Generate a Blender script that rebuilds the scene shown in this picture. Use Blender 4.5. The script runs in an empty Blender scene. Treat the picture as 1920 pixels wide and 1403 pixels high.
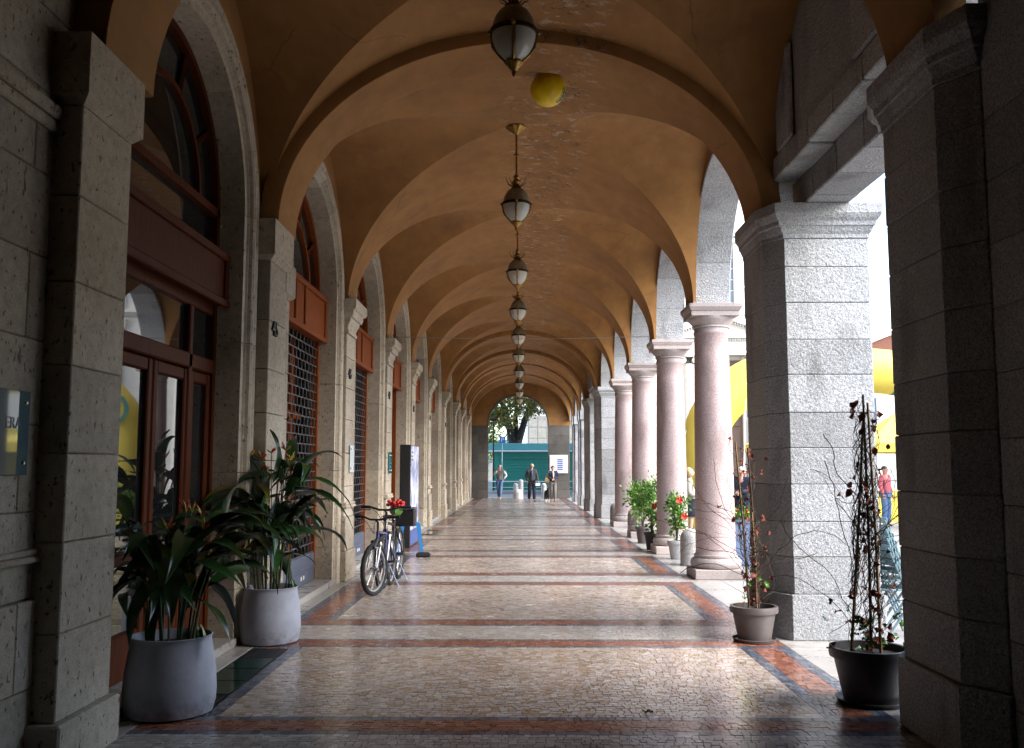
import bpy, math, random
import numpy as np
from mathutils import Vector, Matrix

random.seed(7)
rng = np.random.default_rng(11)
R = math.radians
scene = bpy.context.scene
COL = scene.collection

# ------------------------------------------------------------------ camera
cd = bpy.data.cameras.new('camera')
cam = bpy.data.objects.new('camera', cd)
COL.objects.link(cam)
cd.sensor_fit = 'HORIZONTAL'
cd.sensor_width = 36.0
cd.lens = 36.0 * 1750.0 / 1920.0
cd.clip_start = 0.05
cd.clip_end = 600
cam.location = (0, 0, 1.6)
cam.rotation_euler = (R(90 + 5.694), 0, R(0.521))
scene.camera = cam

# ------------------------------------------------------------------ sky, sun, exposure
SUN_EL, SUN_AZ = 38.0, 112.0          # azimuth measured clockwise from +Y (the view axis)
world = bpy.data.worlds.new('World')
scene.world = world
world.use_nodes = True
wn = world.node_tree
wn.nodes.clear()
sky = wn.nodes.new('ShaderNodeTexSky')
sky.sky_type = 'NISHITA'
sky.sun_disc = False
sky.sun_elevation = R(SUN_EL)
sky.sun_rotation = R(SUN_AZ)
sky.air_density = 1.0
sky.dust_density = 1.5
sky.ozone_density = 1.0
bg = wn.nodes.new('ShaderNodeBackground')
bg.inputs['Strength'].default_value = 0.15
wo = wn.nodes.new('ShaderNodeOutputWorld')
wn.links.new(sky.outputs['Color'], bg.inputs['Color'])
wn.links.new(bg.outputs['Background'], wo.inputs['Surface'])

sd = bpy.data.lights.new('sun', 'SUN')
sd.energy = 1.5
sd.angle = R(60)
sd.color = (1.0, 0.98, 0.955)
sun = bpy.data.objects.new('sun', sd)
COL.objects.link(sun)
_dir = Vector((math.sin(R(SUN_AZ)) * math.cos(R(SUN_EL)), math.cos(R(SUN_AZ)) * math.cos(R(SUN_EL)), math.sin(R(SUN_EL))))
sun.rotation_euler = _dir.to_track_quat('Z', 'Y').to_euler()
sun.location = (30, -10, 40)

scene.view_settings.view_transform = 'Standard'
scene.view_settings.look = 'None'
scene.view_settings.gamma = 1.0
scene.view_settings.use_curve_mapping = False
scene.view_settings.exposure = 2.45
scene.render.engine = 'CYCLES'
cy = scene.cycles
cy.use_denoising = True
cy.max_bounces = 8
cy.diffuse_bounces = 2
cy.glossy_bounces = 4
cy.transmission_bounces = 4
cy.caustics_reflective = False
cy.caustics_refractive = False
cy.sample_clamp_indirect = 8.0

# ------------------------------------------------------------------ mesh helpers
class MB:
    def __init__(s):
        s.v = []; s.f = []
    def add(s, vs, fs):
        o = len(s.v)
        s.v += [tuple(p) for p in vs]
        s.f += [tuple(i + o for i in f) for f in fs]
        return s
    def box(s, x0, x1, y0, y1, z0, z1):
        vs = [(x, y, z) for z in (z0, z1) for y in (y0, y1) for x in (x0, x1)]
        return s.add(vs, [(0, 2, 3, 1), (4, 5, 7, 6), (0, 1, 5, 4), (2, 6, 7, 3), (0, 4, 6, 2), (1, 3, 7, 5)])
    def cbox(s, x0, x1, y0, y1, z0, z1, c=0.008):
        c = min(c, (x1 - x0) * .45, (y1 - y0) * .45, (z1 - z0) * .45)
        lo = (x0, y0, z0); hi = (x1, y1, z1)
        vs = []; idx = {}
        for sx in (0, 1):
            for sy in (0, 1):
                for sz in (0, 1):
                    sg = (sx, sy, sz)
                    for ax in range(3):
                        p = []
                        for k in range(3):
                            base = hi[k] if sg[k] else lo[k]
                            p.append(base if k == ax else base - c if sg[k] else base + c)
                        idx[(sx, sy, sz, ax)] = len(vs); vs.append(p)
        fs = []
        for ax in range(3):
            o = [k for k in range(3) if k != ax]
            for sd_ in (0, 1):
                q = []
                for a, b in ((0, 0), (1, 0), (1, 1), (0, 1)):
                    g = [0, 0, 0]; g[ax] = sd_; g[o[0]] = a; g[o[1]] = b
                    q.append(idx[(g[0], g[1], g[2], ax)])
                fs.append(q)
        for ax in range(3):
            o = [k for k in range(3) if k != ax]
            for a in (0, 1):
                for b in (0, 1):
                    q = []
                    for t, axx in ((0, o[0]), (1, o[0]), (1, o[1]), (0, o[1])):
                        g = [0, 0, 0]; g[ax] = t; g[o[0]] = a; g[o[1]] = b
                        q.append(idx[(g[0], g[1], g[2], axx)])
                    fs.append(q)
        for sx in (0, 1):
            for sy in (0, 1):
                for sz in (0, 1):
                    fs.append([idx[(sx, sy, sz, a)] for a in range(3)])
        return s.add(vs, fs)
    def loft(s, rings, cap=True, closed=True):
        n = len(rings[0]); vs = [p for r in rings for p in r]; fs = []
        m = n if closed else n - 1
        for i in range(len(rings) - 1):
            for j in range(m):
                k = (j + 1) % n
                fs.append((i * n + j, i * n + k, (i + 1) * n + k, (i + 1) * n + j))
        if cap and closed:
            fs.append(tuple(range(n))[::-1]); fs.append(tuple((len(rings) - 1) * n + j for j in range(n)))
        return s.add(vs, fs)
    def rects(s, cx0, cx1, cy0, cy1, prof):
        """loft of rectangles; prof = [(grow, z)], grow as number or (gx0, gx1, gy)"""
        rings = []
        for g, z in prof:
            if not isinstance(g, tuple): g = (g, g, g)
            rings.append([(cx0 - g[0], cy0 - g[2], z), (cx1 + g[1], cy0 - g[2], z), (cx1 + g[1], cy1 + g[2], z), (cx0 - g[0], cy1 + g[2], z)])
        return s.loft(rings)
    def tube(s, pts, r, n=8, cap=True, up=None):
        pts = [Vector(p) for p in pts]
        if not isinstance(r, (list, tuple)): r = [r] * len(pts)
        rings = []; prev = None
        for i, p in enumerate(pts):
            d = (pts[min(i + 1, len(pts) - 1)] - pts[max(i - 1, 0)])
            if d.length < 1e-9: d = Vector((0, 0, 1))
            d.normalize()
            if prev is None:
                a = Vector(up) if up else (Vector((0, 0, 1)) if abs(d.z) < .9 else Vector((1, 0, 0)))
                u = d.cross(a).normalized()
            else:
                u = prev - d * prev.dot(d)
                u = u.normalized() if u.length > 1e-6 else d.orthogonal().normalized()
            prev = u; w = d.cross(u)
            rings.append([p + (u * math.cos(2 * math.pi * k / n) + w * math.sin(2 * math.pi * k / n)) * r[i] for k in range(n)])
        return s.loft(rings, cap)
    def lathe(s, prof, n=24, c=(0, 0, 0), cap=True, wob=None):
        rings = []
        for r, z in prof:
            rings.append([(c[0] + r * math.cos(2 * math.pi * k / n) * (wob(k / n, z) if wob else 1), c[1] + r * math.sin(2 * math.pi * k / n) * (wob(k / n, z) if wob else 1), c[2] + z) for k in range(n)])
        return s.loft(rings, cap)
    def quad(s, a, b, c, d):
        return s.add([a, b, c, d], [(0, 1, 2, 3)])
    def mesh(s, name, smooth=False, ang=35, off=(0, 0, 0)):
        me = bpy.data.meshes.new(name)
        if any(off):
            vs = [(p[0] - off[0], p[1] - off[1], p[2] - off[2]) for p in s.v]
        else:
            vs = s.v
        me.from_pydata(vs, [], s.f)
        if smooth:
            me.polygons.foreach_set('use_smooth', [True] * len(me.polygons))
            me.set_sharp_from_angle(angle=R(ang))
        me.update()
        return me

def wloc(o):
    v = Vector((0, 0, 0))
    while o is not None:
        v += o.location; o = o.parent
    return v

def link(name, data, mat=None, parent=None, loc=None, rot=None, scale=None):
    o = bpy.data.objects.new(name, data)
    COL.objects.link(o)
    if mat is not None and data is not None:
        if len(data.materials) == 0: data.materials.append(mat)
    if parent is not None: o.parent = parent
    if loc is not None: o.location = loc
    if rot is not None: o.rotation_euler = rot
    if scale is not None: o.scale = scale
    return o

def put(mb, name, mat, parent=None, smooth=False, ang=35, local=False):
    """link a builder as one mesh object; geometry in world coordinates unless local"""
    off = (0, 0, 0) if (local or parent is None) else tuple(wloc(parent))
    return link(name, mb.mesh(name, smooth, ang, off), mat, parent)

def tag(o, label=None, cat=None, group=None, kind=None):
    if label: o['label'] = label
    if cat: o['category'] = cat
    if group: o['group'] = group
    if kind: o['kind'] = kind
    return o

def thing(name, label, cat, loc=(0, 0, 0), rz=0.0, group=None):
    o = bpy.data.objects.new(name, None)
    o.empty_display_size = .1
    COL.objects.link(o)
    o.location = loc; o.rotation_euler = (0, 0, rz)
    return tag(o, label, cat, group)

def copy_tree(o, parent=None):
    c = o.copy(); COL.objects.link(c)
    if parent is not None: c.parent = parent
    for ch in list(o.children): copy_tree(ch, c)
    return c

def text(name, body, size, mat, parent, loc, rot, extrude=.002, align='CENTER'):
    cu = bpy.data.curves.new(name, 'FONT')
    cu.body = body; cu.size = size; cu.extrude = extrude; cu.align_x = align; cu.align_y = 'CENTER'
    cu.materials.append(mat)
    tmp = bpy.data.objects.new(name, cu); COL.objects.link(tmp)
    dg = bpy.context.evaluated_depsgraph_get()
    me = bpy.data.meshes.new_from_object(tmp.evaluated_get(dg))
    bpy.data.objects.remove(tmp); me.name = name
    if len(me.materials) == 0: me.materials.append(mat)
    o = bpy.data.objects.new(name, me); COL.objects.link(o)
    if parent is not None: o.parent = parent
    o.location = Vector(loc) - (wloc(parent) if parent is not None else Vector((0, 0, 0)))
    o.rotation_euler = rot
    return o

# ------------------------------------------------------------------ material helpers
class NT:
    def __init__(s, name):
        s.m = bpy.data.materials.new(name); s.m.use_nodes = True
        s.t = s.m.node_tree; s.b = s.t.nodes['Principled BSDF']
    def n(s, typ, **kw):
        nd = s.t.nodes.new(typ)
        for k, v in kw.items(): setattr(nd, k, v)
        return nd
    def l(s, a, b): s.t.links.new(a, b)
    def pos(s, scale=(1, 1, 1), obj=False):
        if obj:
            src = s.n('ShaderNodeTexCoord').outputs['Object']
        else:
            src = s.n('ShaderNodeNewGeometry').outputs['Position']
        mp = s.n('ShaderNodeMapping'); mp.inputs['Scale'].default_value = scale
        s.l(src, mp.inputs['Vector']); return mp.outputs['Vector']
    def noise(s, vec, scale, detail=4, rough=.55, out='Fac'):
        nd = s.n('ShaderNodeTexNoise'); nd.inputs['Scale'].default_value = scale
        nd.inputs['Detail'].default_value = detail; nd.inputs['Roughness'].default_value = rough
        if vec is not None: s.l(vec, nd.inputs['Vector'])
        return nd.outputs[out]
    def ramp(s, fac, stops):
        nd = s.n('ShaderNodeValToRGB'); e = nd.color_ramp.elements
        while len(e) < len(stops): e.new(.5)
        for el, (p, c) in zip(e, stops):
            el.position = p
            el.color = (c, c, c, 1) if isinstance(c, (int, float)) else (c[0], c[1], c[2], 1)
        s.l(fac, nd.inputs['Fac']); return nd.outputs['Color']
    def mix(s, fac, a, b, mode='MIX'):
        nd = s.n('ShaderNodeMix', data_type='RGBA', blend_type=mode)
        for k, v in (('Factor', fac), ('A', a), ('B', b)):
            i = {'Factor': 0, 'A': 6, 'B': 7}[k]
            if hasattr(v, 'links') or isinstance(v, bpy.types.NodeSocket): s.l(v, nd.inputs[i])
            elif i == 0: nd.inputs[0].default_value = v
            else: nd.inputs[i].default_value = (v[0], v[1], v[2], 1)
        return nd.outputs[2]
    def math(s, op, a, b=0.0):
        nd = s.n('ShaderNodeMath', operation=op)
        for i, v in enumerate((a, b)):
            if isinstance(v, bpy.types.NodeSocket): s.l(v, nd.inputs[i])
            else: nd.inputs[i].default_value = v
        return nd.outputs[0]
    def objrand(s): return s.n('ShaderNodeObjectInfo').outputs['Random']
    def bump(s, h, strength=.4, dist=.01):
        nd = s.n('ShaderNodeBump'); nd.inputs['Strength'].default_value = strength; nd.inputs['Distance'].default_value = dist
        s.l(h, nd.inputs['Height']); s.l(nd.outputs['Normal'], s.b.inputs['Normal'])
    def set(s, color=None, rough=None, metal=None, spec=None, coat=None):
        if color is not None:
            if isinstance(color, bpy.types.NodeSocket): s.l(color, s.b.inputs['Base Color'])
            else: s.b.inputs['Base Color'].default_value = (color[0], color[1], color[2], 1)
        if rough is not None:
            if isinstance(rough, bpy.types.NodeSocket): s.l(rough, s.b.inputs['Roughness'])
            else: s.b.inputs['Roughness'].default_value = rough
        if metal is not None: s.b.inputs['Metallic'].default_value = metal
        if spec is not None: s.b.inputs['Specular IOR Level'].default_value = spec
        if coat is not None: s.b.inputs['Coat Weight'].default_value = coat
        return s.m

def plain(name, c, rough=.6, metal=0.0, var=.18, scale=14, spec=None, bump=0.0, coat=None):
    t = NT(name); p = t.pos()
    n = t.noise(p, scale, 4)
    k = t.ramp(n, [(.3, 1 - var), (.7, 1 + var * .4)])
    col = t.mix(1.0, c, k, 'MULTIPLY')
    rr = t.math('ADD', t.math('MULTIPLY', t.noise(p, scale * 2.3, 3), .25), rough - .12)
    if bump: t.bump(t.noise(p, scale * 4, 5), bump, .005)
    return t.set(col, rr, metal, spec, coat)

def stone_left():
    t = NT('tuff_stone'); p = t.pos()
    big = t.noise(p, 1.3, 5); mid = t.noise(p, 14, 5, .6); fine = t.noise(p, 110, 3, .7)
    c = t.ramp(big, [(.3, (.41, .345, .255)), (.5, (.48, .415, .32)), (.72, (.55, .485, .39))])
    c = t.mix(.5, c, t.ramp(mid, [(.3, .55), (.6, 1.05)]), 'MULTIPLY')
    c = t.mix(.6, c, t.ramp(fine, [(.32, .55), (.58, 1.08)]), 'MULTIPLY')
    tint = t.ramp(t.objrand(), [(0, (.80, .80, .80)), (.5, (1, .985, .95)), (1, (1.06, 1.08, 1.1))])
    c = t.mix(1, c, tint, 'MULTIPLY')
    pits = t.ramp(t.noise(t.pos((1, 1, .7)), 33, 2, .5), [(.30, 1), (.36, 0)])
    pit2 = t.ramp(t.noise(t.pos((1, 1, .55)), 9.5, 3, .5), [(.27, 1), (.315, 0)])
    pm = t.math('MAXIMUM', pits, pit2)
    c = t.mix(t.math('MULTIPLY', pm, .8), c, (.075, .058, .05))
    h = t.math('SUBTRACT', t.math('ADD', t.math('MULTIPLY', mid, .5), t.math('MULTIPLY', fine, .4)), t.math('MULTIPLY', pm, .9))
    t.bump(h, .55, .012)
    return t.set(c, .85)

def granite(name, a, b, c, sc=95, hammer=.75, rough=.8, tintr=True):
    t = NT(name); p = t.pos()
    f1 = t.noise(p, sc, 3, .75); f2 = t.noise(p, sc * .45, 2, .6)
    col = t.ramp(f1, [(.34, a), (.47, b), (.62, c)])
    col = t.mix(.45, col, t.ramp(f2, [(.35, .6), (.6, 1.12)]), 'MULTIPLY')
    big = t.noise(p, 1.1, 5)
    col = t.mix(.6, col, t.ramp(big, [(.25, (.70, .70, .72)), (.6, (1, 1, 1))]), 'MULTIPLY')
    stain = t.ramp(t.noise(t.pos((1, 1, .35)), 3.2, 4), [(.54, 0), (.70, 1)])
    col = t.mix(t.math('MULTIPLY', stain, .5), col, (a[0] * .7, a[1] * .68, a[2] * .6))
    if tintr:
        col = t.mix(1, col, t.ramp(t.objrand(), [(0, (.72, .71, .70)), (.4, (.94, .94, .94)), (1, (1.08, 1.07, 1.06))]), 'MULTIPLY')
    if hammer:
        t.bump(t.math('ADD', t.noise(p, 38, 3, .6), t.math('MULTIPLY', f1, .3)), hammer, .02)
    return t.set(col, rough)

def plaster():
    t = NT('orange_plaster'); p = t.pos()
    big = t.noise(p, .9, 5, .6); mid = t.noise(t.pos((1, .5, 1)), 4.5, 5, .6)
    c = t.ramp(big, [(.28, (.255, .118, .030)), (.5, (.325, .153, .040)), (.72, (.38, .185, .054))])
    c = t.mix(.5, c, t.ramp(mid, [(.3, .66), (.65, 1.08)]), 'MULTIPLY')
    # water stains, soot and hairline cracks
    st = t.ramp(t.noise(t.pos((.8, 1.1, .5)), 1.7, 6, .62), [(.54, 0), (.70, 1)])
    c = t.mix(t.math('MULTIPLY', st, .45), c, (.17, .085, .032))
    pale = t.ramp(t.noise(t.pos((1.2, .7, .6)), 2.6, 7, .68), [(.60, 0), (.74, 1)])
    c = t.mix(t.math('MULTIPLY', pale, .30), c, (.50, .31, .15))
    vo = t.n('ShaderNodeTexVoronoi', feature='DISTANCE_TO_EDGE'); vo.inputs['Scale'].default_value = .9
    wr = t.mix(.16, p, t.noise(p, 2.5, 4, .6, 'Color'))
    t.l(wr, vo.inputs['Vector'])
    crack = t.math('MULTIPLY', t.ramp(vo.outputs['Distance'], [(0, 1), (.006, 0)]), t.ramp(t.noise(p, .8, 3), [(.5, 0), (.6, 1)]))
    c = t.mix(t.math('MULTIPLY', crack, .6), c, (.08, .045, .02))
    sep = t.n('ShaderNodeSeparateXYZ'); t.l(t.pos(), sep.inputs[0])
    hi = t.ramp(t.math('SUBTRACT', sep.outputs[2], 5.0), [(.62, 0), (.9, 1)])
    side = t.ramp(t.math('MULTIPLY', t.math('ADD', sep.outputs[0], 1.0), .5), [(.3, 0), (.55, 1), (.9, 1), (1, 0)])
    wear = t.math('MULTIPLY', hi, side)
    peel = t.math('MULTIPLY', t.ramp(t.noise(t.pos((1, 1.6, 1)), 5.2, 7, .72), [(.55, 0), (.62, 1)]), wear)
    c = t.mix(t.math('MULTIPLY', peel, .6), c, (.52, .42, .33))
    dark = t.math('MULTIPLY', t.ramp(t.noise(t.pos((1, 1.5, 1)), 15, 5, .7), [(.58, 0), (.61, 1)]), t.math('MULTIPLY', wear, t.ramp(t.noise(p, 2.2, 3), [(.47, 0), (.54, 1)])))
    c = t.mix(t.math('MULTIPLY', dark, .9), c, (.05, .038, .03))
    t.bump(t.math('ADD', mid, t.math('MULTIPLY', t.noise(p, 60, 4), .25)), .22, .018)
    return t.set(c, .82)

def sett_mat():
    t = NT('sett_stone')
    at = t.n('ShaderNodeAttribute'); at.attribute_name = 'scol'
    p = t.pos()
    c = t.mix(.55, at.outputs['Color'], t.ramp(t.noise(p, 55, 4, .7), [(.3, .62), (.62, 1.1)]), 'MULTIPLY')
    c = t.mix(.5, c, t.ramp(t.noise(p, 1.1, 5), [(.3, .75), (.65, 1.05)]), 'MULTIPLY')
    r = t.ramp(t.noise(p, 2.2, 5, .65), [(.3, .14), (.7, .30)])
    t.bump(t.noise(p, 5, 3), .03, .006)
    return t.set(c, r, spec=.6)

def slab_mat():
    t = NT('pale_marble'); p = t.pos()
    c = t.ramp(t.noise(p, 3.0, 6, .7), [(.3, (.30, .28, .255)), (.6, (.40, .38, .35))])
    c = t.mix(1, c, t.ramp(t.objrand(), [(0, .85), (1, 1.06)]), 'MULTIPLY')
    c = t.mix(.5, c, t.ramp(t.noise(p, 70, 3, .7), [(.3, .8), (.6, 1.05)]), 'MULTIPLY')
    return t.set(c, t.ramp(t.noise(p, 3, 4), [(.3, .22), (.7, .42)]))

def wood(name, a, b, rough=.32):
    t = NT(name); p = t.pos((9, 9, .7))
    n = t.noise(p, 5, 5, .65)
    c = t.ramp(n, [(.3, a), (.7, b)])
    t.bump(n, .08, .004)
    return t.set(c, rough, spec=.05)

def leaf_mat(name, a, b, rough=.28):
    t = NT(name)
    c = t.ramp(t.objrand(), [(0, a), (.9, b), (.94, (.16, .15, .03)), (1, (.20, .12, .04))])
    c = t.mix(.5, c, t.ramp(t.noise(t.pos(), 18, 3), [(.3, .65), (.7, 1.15)]), 'MULTIPLY')
    t.b.inputs['Subsurface Weight'].default_value = 0
    return t.set(c, rough)

def foliage_mat(name, stops, rough=.45):
    t = NT(name)
    at = t.n('ShaderNodeAttribute'); at.attribute_name = 'rnd'
    c = t.ramp(at.outputs['Fac'], stops)
    bs = t.b; t.set(c, rough)
    tr = t.n('ShaderNodeBsdfTranslucent'); t.l(c, tr.inputs['Color'])
    mx = t.n('ShaderNodeMixShader'); mx.inputs[0].default_value = .35
    t.l(bs.outputs[0], mx.inputs[1]); t.l(tr.outputs[0], mx.inputs[2])
    t.l(mx.outputs[0], t.t.nodes['Material Output'].inputs['Surface'])
    return t.m

def poster_mat():
    t = NT('poster_print'); p = t.pos((1, 1.6, .9))
    n = t.noise(p, 3.4, 7, .68); n2 = t.noise(t.pos((1, 2.2, 1)), 2.1, 3)
    c = t.ramp(t.math('ADD', t.math('MULTIPLY', n, .75), t.math('MULTIPLY', n2, .25)), [(.36, (.03, .035, .10)), (.43, (.18, .20, .40)), (.49, (.58, .60, .76)), (.57, (.86, .87, .92))])
    return t.set(c, .3)

def glass_dark(name, c=(.012, .014, .014), rough=.02):
    t = NT(name)
    n = t.noise(t.pos(), 1.5, 2)
    t.bump(n, .02, .02)
    return t.set(c, rough, spec=.9)

M = {}
M['tuff'] = stone_left()
M['granite'] = granite('grey_granite', (.16, .165, .17), (.40, .41, .42), (.60, .60, .60))
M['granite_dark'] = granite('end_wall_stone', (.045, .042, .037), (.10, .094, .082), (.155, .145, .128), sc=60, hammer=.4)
M['pink'] = granite('pink_granite', (.22, .145, .14), (.43, .315, .30), (.58, .47, .45), sc=120, hammer=0, rough=.42)
M['pinkcap'] = granite('pale_pink_stone', (.36, .30, .28), (.50, .42, .39), (.60, .52, .49), sc=120, hammer=0, rough=.6)
M['bollard'] = granite('bollard_granite', (.20, .19, .18), (.40, .385, .36), (.52, .50, .48), sc=60, hammer=.25)
M['whitestone'] = granite('white_stone', (.55, .55, .54), (.72, .72, .71), (.80, .80, .79), sc=60, hammer=.15)
M['plaster'] = plaster()
M['sett'] = sett_mat()
M['slab'] = slab_mat()
M['mortar'] = plain('mortar', (.055, .05, .045), .85, var=.3, scale=30)
M['joint'] = plain('floor_joint', (.075, .066, .058), .6, var=.4, scale=30)
M['mortar_pale'] = plain('pale_mortar', (.24, .21, .165), .9, var=.3, scale=25)
M['wood'] = wood('varnished_wood', (.048, .0115, .004), (.098, .024, .008), .5)
M['wood_light'] = wood('orange_wood', (.16, .038, .009), (.25, .064, .016), .45)
M['wood_dark'] = wood('dark_red_wood', (.028, .010, .007), (.055, .017, .011), .45)
M['glass'] = glass_dark('window_glass')
M['plaque'] = glass_dark('plaque_glass', (.10, .17, .19), .03)
M['plaque_teal'] = glass_dark('teal_plaque', (.03, .20, .19), .12)
M['plaque_pale'] = glass_dark('frosted_plaque', (.50, .56, .56), .35)
M['steel'] = plain('steel', (.55, .55, .56), .25, 1.0, var=.1)
M['grille'] = plain('galvanised_bar', (.15, .155, .17), .45, .7, var=.2)
M['shutter_blue'] = plain('blue_grey_metal', (.10, .12, .17), .5, .2, var=.2)
M['brass'] = plain('aged_brass', (.36, .21, .055), .36, 1.0, var=.5, scale=40)
M['bronze'] = plain('dark_bronze', (.05, .034, .016), .5, .8, var=.4, scale=40)
M['milk'] = plain('milk_glass', (.62, .61, .54), .14, var=.14, scale=9, spec=.6)
M['milk_top'] = plain('dusty_glass', (.22, .195, .14), .34, var=.35, scale=18)
M['black'] = plain('black_paint', (.012, .012, .013), .45, var=.2)
M['rubber'] = plain('rubber', (.011, .011, .012), .8, var=.3, scale=60)
M['soil'] = plain('potting_soil', (.035, .024, .016), .95, var=.5, scale=60, bump=.8)
def pot_mat():
    t = NT('zinc_grey_pot'); p = t.pos()
    c = t.ramp(t.noise(p, 4.5, 6, .65), [(.3, (.29, .315, .385)), (.7, (.43, .455, .53))])
    sep = t.n('ShaderNodeSeparateXYZ'); t.l(p, sep.inputs[0])
    grime = t.math('MULTIPLY', t.ramp(sep.outputs[2], [(.05, 1), (.24, 0)]), t.ramp(t.noise(p, 9, 5, .7), [(.38, 0), (.62, 1)]))
    c = t.mix(t.math('MULTIPLY', grime, .7), c, (.085, .09, .11))
    t.bump(t.noise(p, 30, 4), .15, .01)
    return t.set(c, .75)
M['pot'] = pot_mat()
M['pot_brown'] = plain('brown_plastic_pot', (.115, .098, .092), .42, var=.18)
M['pot_dark'] = plain('dark_plastic_pot', (.03, .028, .028), .45, var=.2)
M['pot_white'] = plain('pale_plastic_pot', (.50, .48, .46), .5, var=.15)
M['leaf'] = leaf_mat('ginger_leaf', (.012, .042, .014), (.034, .10, .024))
M['leaf_new'] = leaf_mat('young_leaf', (.06, .16, .015), (.10, .22, .03))
M['stem'] = plain('plant_stem', (.05, .07, .02), .6, var=.3)
M['bract_red'] = plain('red_bract', (.45, .03, .025), .5, var=.2)
M['bract_yel'] = plain('yellow_bract', (.55, .36, .03), .5, var=.2)
M['petal'] = plain('red_petal', (.62, .012, .014), .5, var=.2)
M['hib'] = foliage_mat('hibiscus_leaf', [(0, (.035, .11, .02)), (.5, (.08, .24, .03)), (.88, (.16, .36, .05)), (1, (.42, .38, .03))])
M['tree_leaf'] = foliage_mat('autumn_leaf', [(0, (.05, .075, .012)), (.45, (.13, .16, .025)), (.75, (.28, .24, .05)), (1, (.34, .16, .03))])
M['tree_green'] = foliage_mat('green_leaf', [(0, (.04, .09, .015)), (.5, (.10, .20, .03)), (1, (.20, .30, .06))])
M['bark'] = plain('bark', (.035, .029, .026), .9, var=.5, scale=9, bump=.8)
M['vine'] = plain('dry_vine', (.055, .034, .02), .85, var=.5, scale=30)
M['dry'] = plain('dry_leaf', (.20, .045, .02), .8, var=.5, scale=30)
M['bamboo'] = plain('bamboo_stake', (.22, .13, .055), .6, var=.4, scale=25)
M['bike_blue'] = plain('blue_bike_paint', (.010, .016, .12), .25, var=.1, coat=.5)
M['bike_silver'] = plain('silver_paint', (.55, .56, .58), .3, .6, var=.1)
M['stool'] = plain('blue_plastic', (.03, .22, .55), .35, var=.1)
M['yellow'] = plain('yellow_fabric', (.80, .64, .10), .55, var=.06, scale=4)
M['yellow_ball'] = plain('yellow_vinyl', (.95, .66, .006), .35, var=.06, scale=6)
M['teal'] = plain('teal_print', (.02, .15, .13), .6, var=.08)
M['kiosk'] = plain('teal_green_paint', (.03, .30, .24), .45, var=.12, scale=6)
M['kiosk_top'] = plain('teal_fascia', (.10, .38, .38), .45, var=.08, scale=6)
M['white'] = plain('white_paint', (.78, .78, .77), .5, var=.06)
M['cream'] = plain('cream_stucco', (.70, .67, .61), .85, var=.08, scale=3)
M['cream2'] = plain('ochre_stucco', (.62, .54, .42), .85, var=.1, scale=3)
M['tile'] = plain('roof_tile', (.26, .10, .06), .8, var=.4, scale=20)
M['shade_glass'] = glass_dark('distant_glass', (.10, .13, .17), .1)
M['brown'] = plain('brown_door', (.12, .07, .045), .6, var=.2)
M['grey_panel'] = plain('grey_wall_panel', (.30, .285, .25), .8, var=.2, scale=5)
M['sign_blue'] = plain('sign_blue', (.015, .18, .55), .4, var=.05)
M['notice'] = plain('notice_sheet', (.62, .64, .68), .3, var=.08)
M['notice_blue'] = plain('notice_blue', (.06, .10, .30), .4, var=.1)
M['planter'] = plain('blue_grey_planter', (.13, .17, .27), .55, var=.1)
M['chair'] = plain('teal_grey_metal', (.12, .20, .23), .4, .3, var=.12)
M['cable'] = plain('cable_steel', (.25, .25, .25), .4, .8, var=.1)
M['green_lens'] = plain('green_glass_block', (.008, .035, .03), .12, var=.4, scale=14)
M['iron'] = plain('cast_iron', (.02, .02, .022), .5, .5, var=.3, scale=40)
M['straw'] = plain('straw', (.48, .40, .26), .8, var=.3)
M['poster'] = poster_mat()
M['skin'] = plain('skin', (.50, .27, .20), .55, var=.08)
M['hair_grey'] = plain('grey_hair', (.42, .40, .38), .7, var=.2, scale=60)
M['hair_brown'] = plain('brown_hair', (.055, .022, .012), .6, var=.3, scale=60)
M['hair_blond'] = plain('blond_hair', (.52, .38, .20), .6, var=.25, scale=60)
def cloth(n, c): M[n] = plain(n, c, .85, var=.22, scale=35)
cloth('blazer', (.045, .045, .04)); cloth('navy', (.012, .016, .035)); cloth('trouser_grey', (.17, .16, .15))
cloth('jean', (.10, .18, .34)); cloth('vest', (.16, .15, .145)); cloth('white_shirt', (.66, .66, .66)); cloth('shirt_blue', (.05, .09, .28))
cloth('dark_navy', (.010, .011, .022)); cloth('tan', (.30, .19, .09)); cloth('beige', (.42, .38, .31)); cloth('black_cloth', (.012, .012, .013)); cloth('pink_cloth', (.5, .12, .14))
M['asphalt'] = plain('street_asphalt', (.20, .20, .20), .9, var=.2, scale=8)
M['piazza'] = plain('piazza_paving', (.27, .255, .235), .8, var=.15, scale=2)

# ------------------------------------------------------------------ layout
GV = [-2.2, 1.7, 5.5, 9.36, 13.75, 17.75, 21.75, 25.7, 30.1, 35.0, 39.6, 44.1, 48.5]   # vault bays
GL = [-2.2, 1.5, 5.3, 9.2, 13.6, 17.7, 21.75, 25.7, 30.1, 35.0, 39.6, 44.1, 48.5]      # left pilasters
G = [-2.2, 1.7, 5.63, 9.5, 13.9, 17.8, 21.75, 25.7, 30.1, 35.0, 39.6, 44.1, 48.5]
RIGHT = 'PPPPCCCCPPppE'
ZS = 4.0            # springing height
VA, VB = 2.52, 1.98  # vault half span and rise
END = 48.5
XW = -2.58          # left wall face
XL = -2.50          # left pilaster face
NB = len(G) - 1

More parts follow.
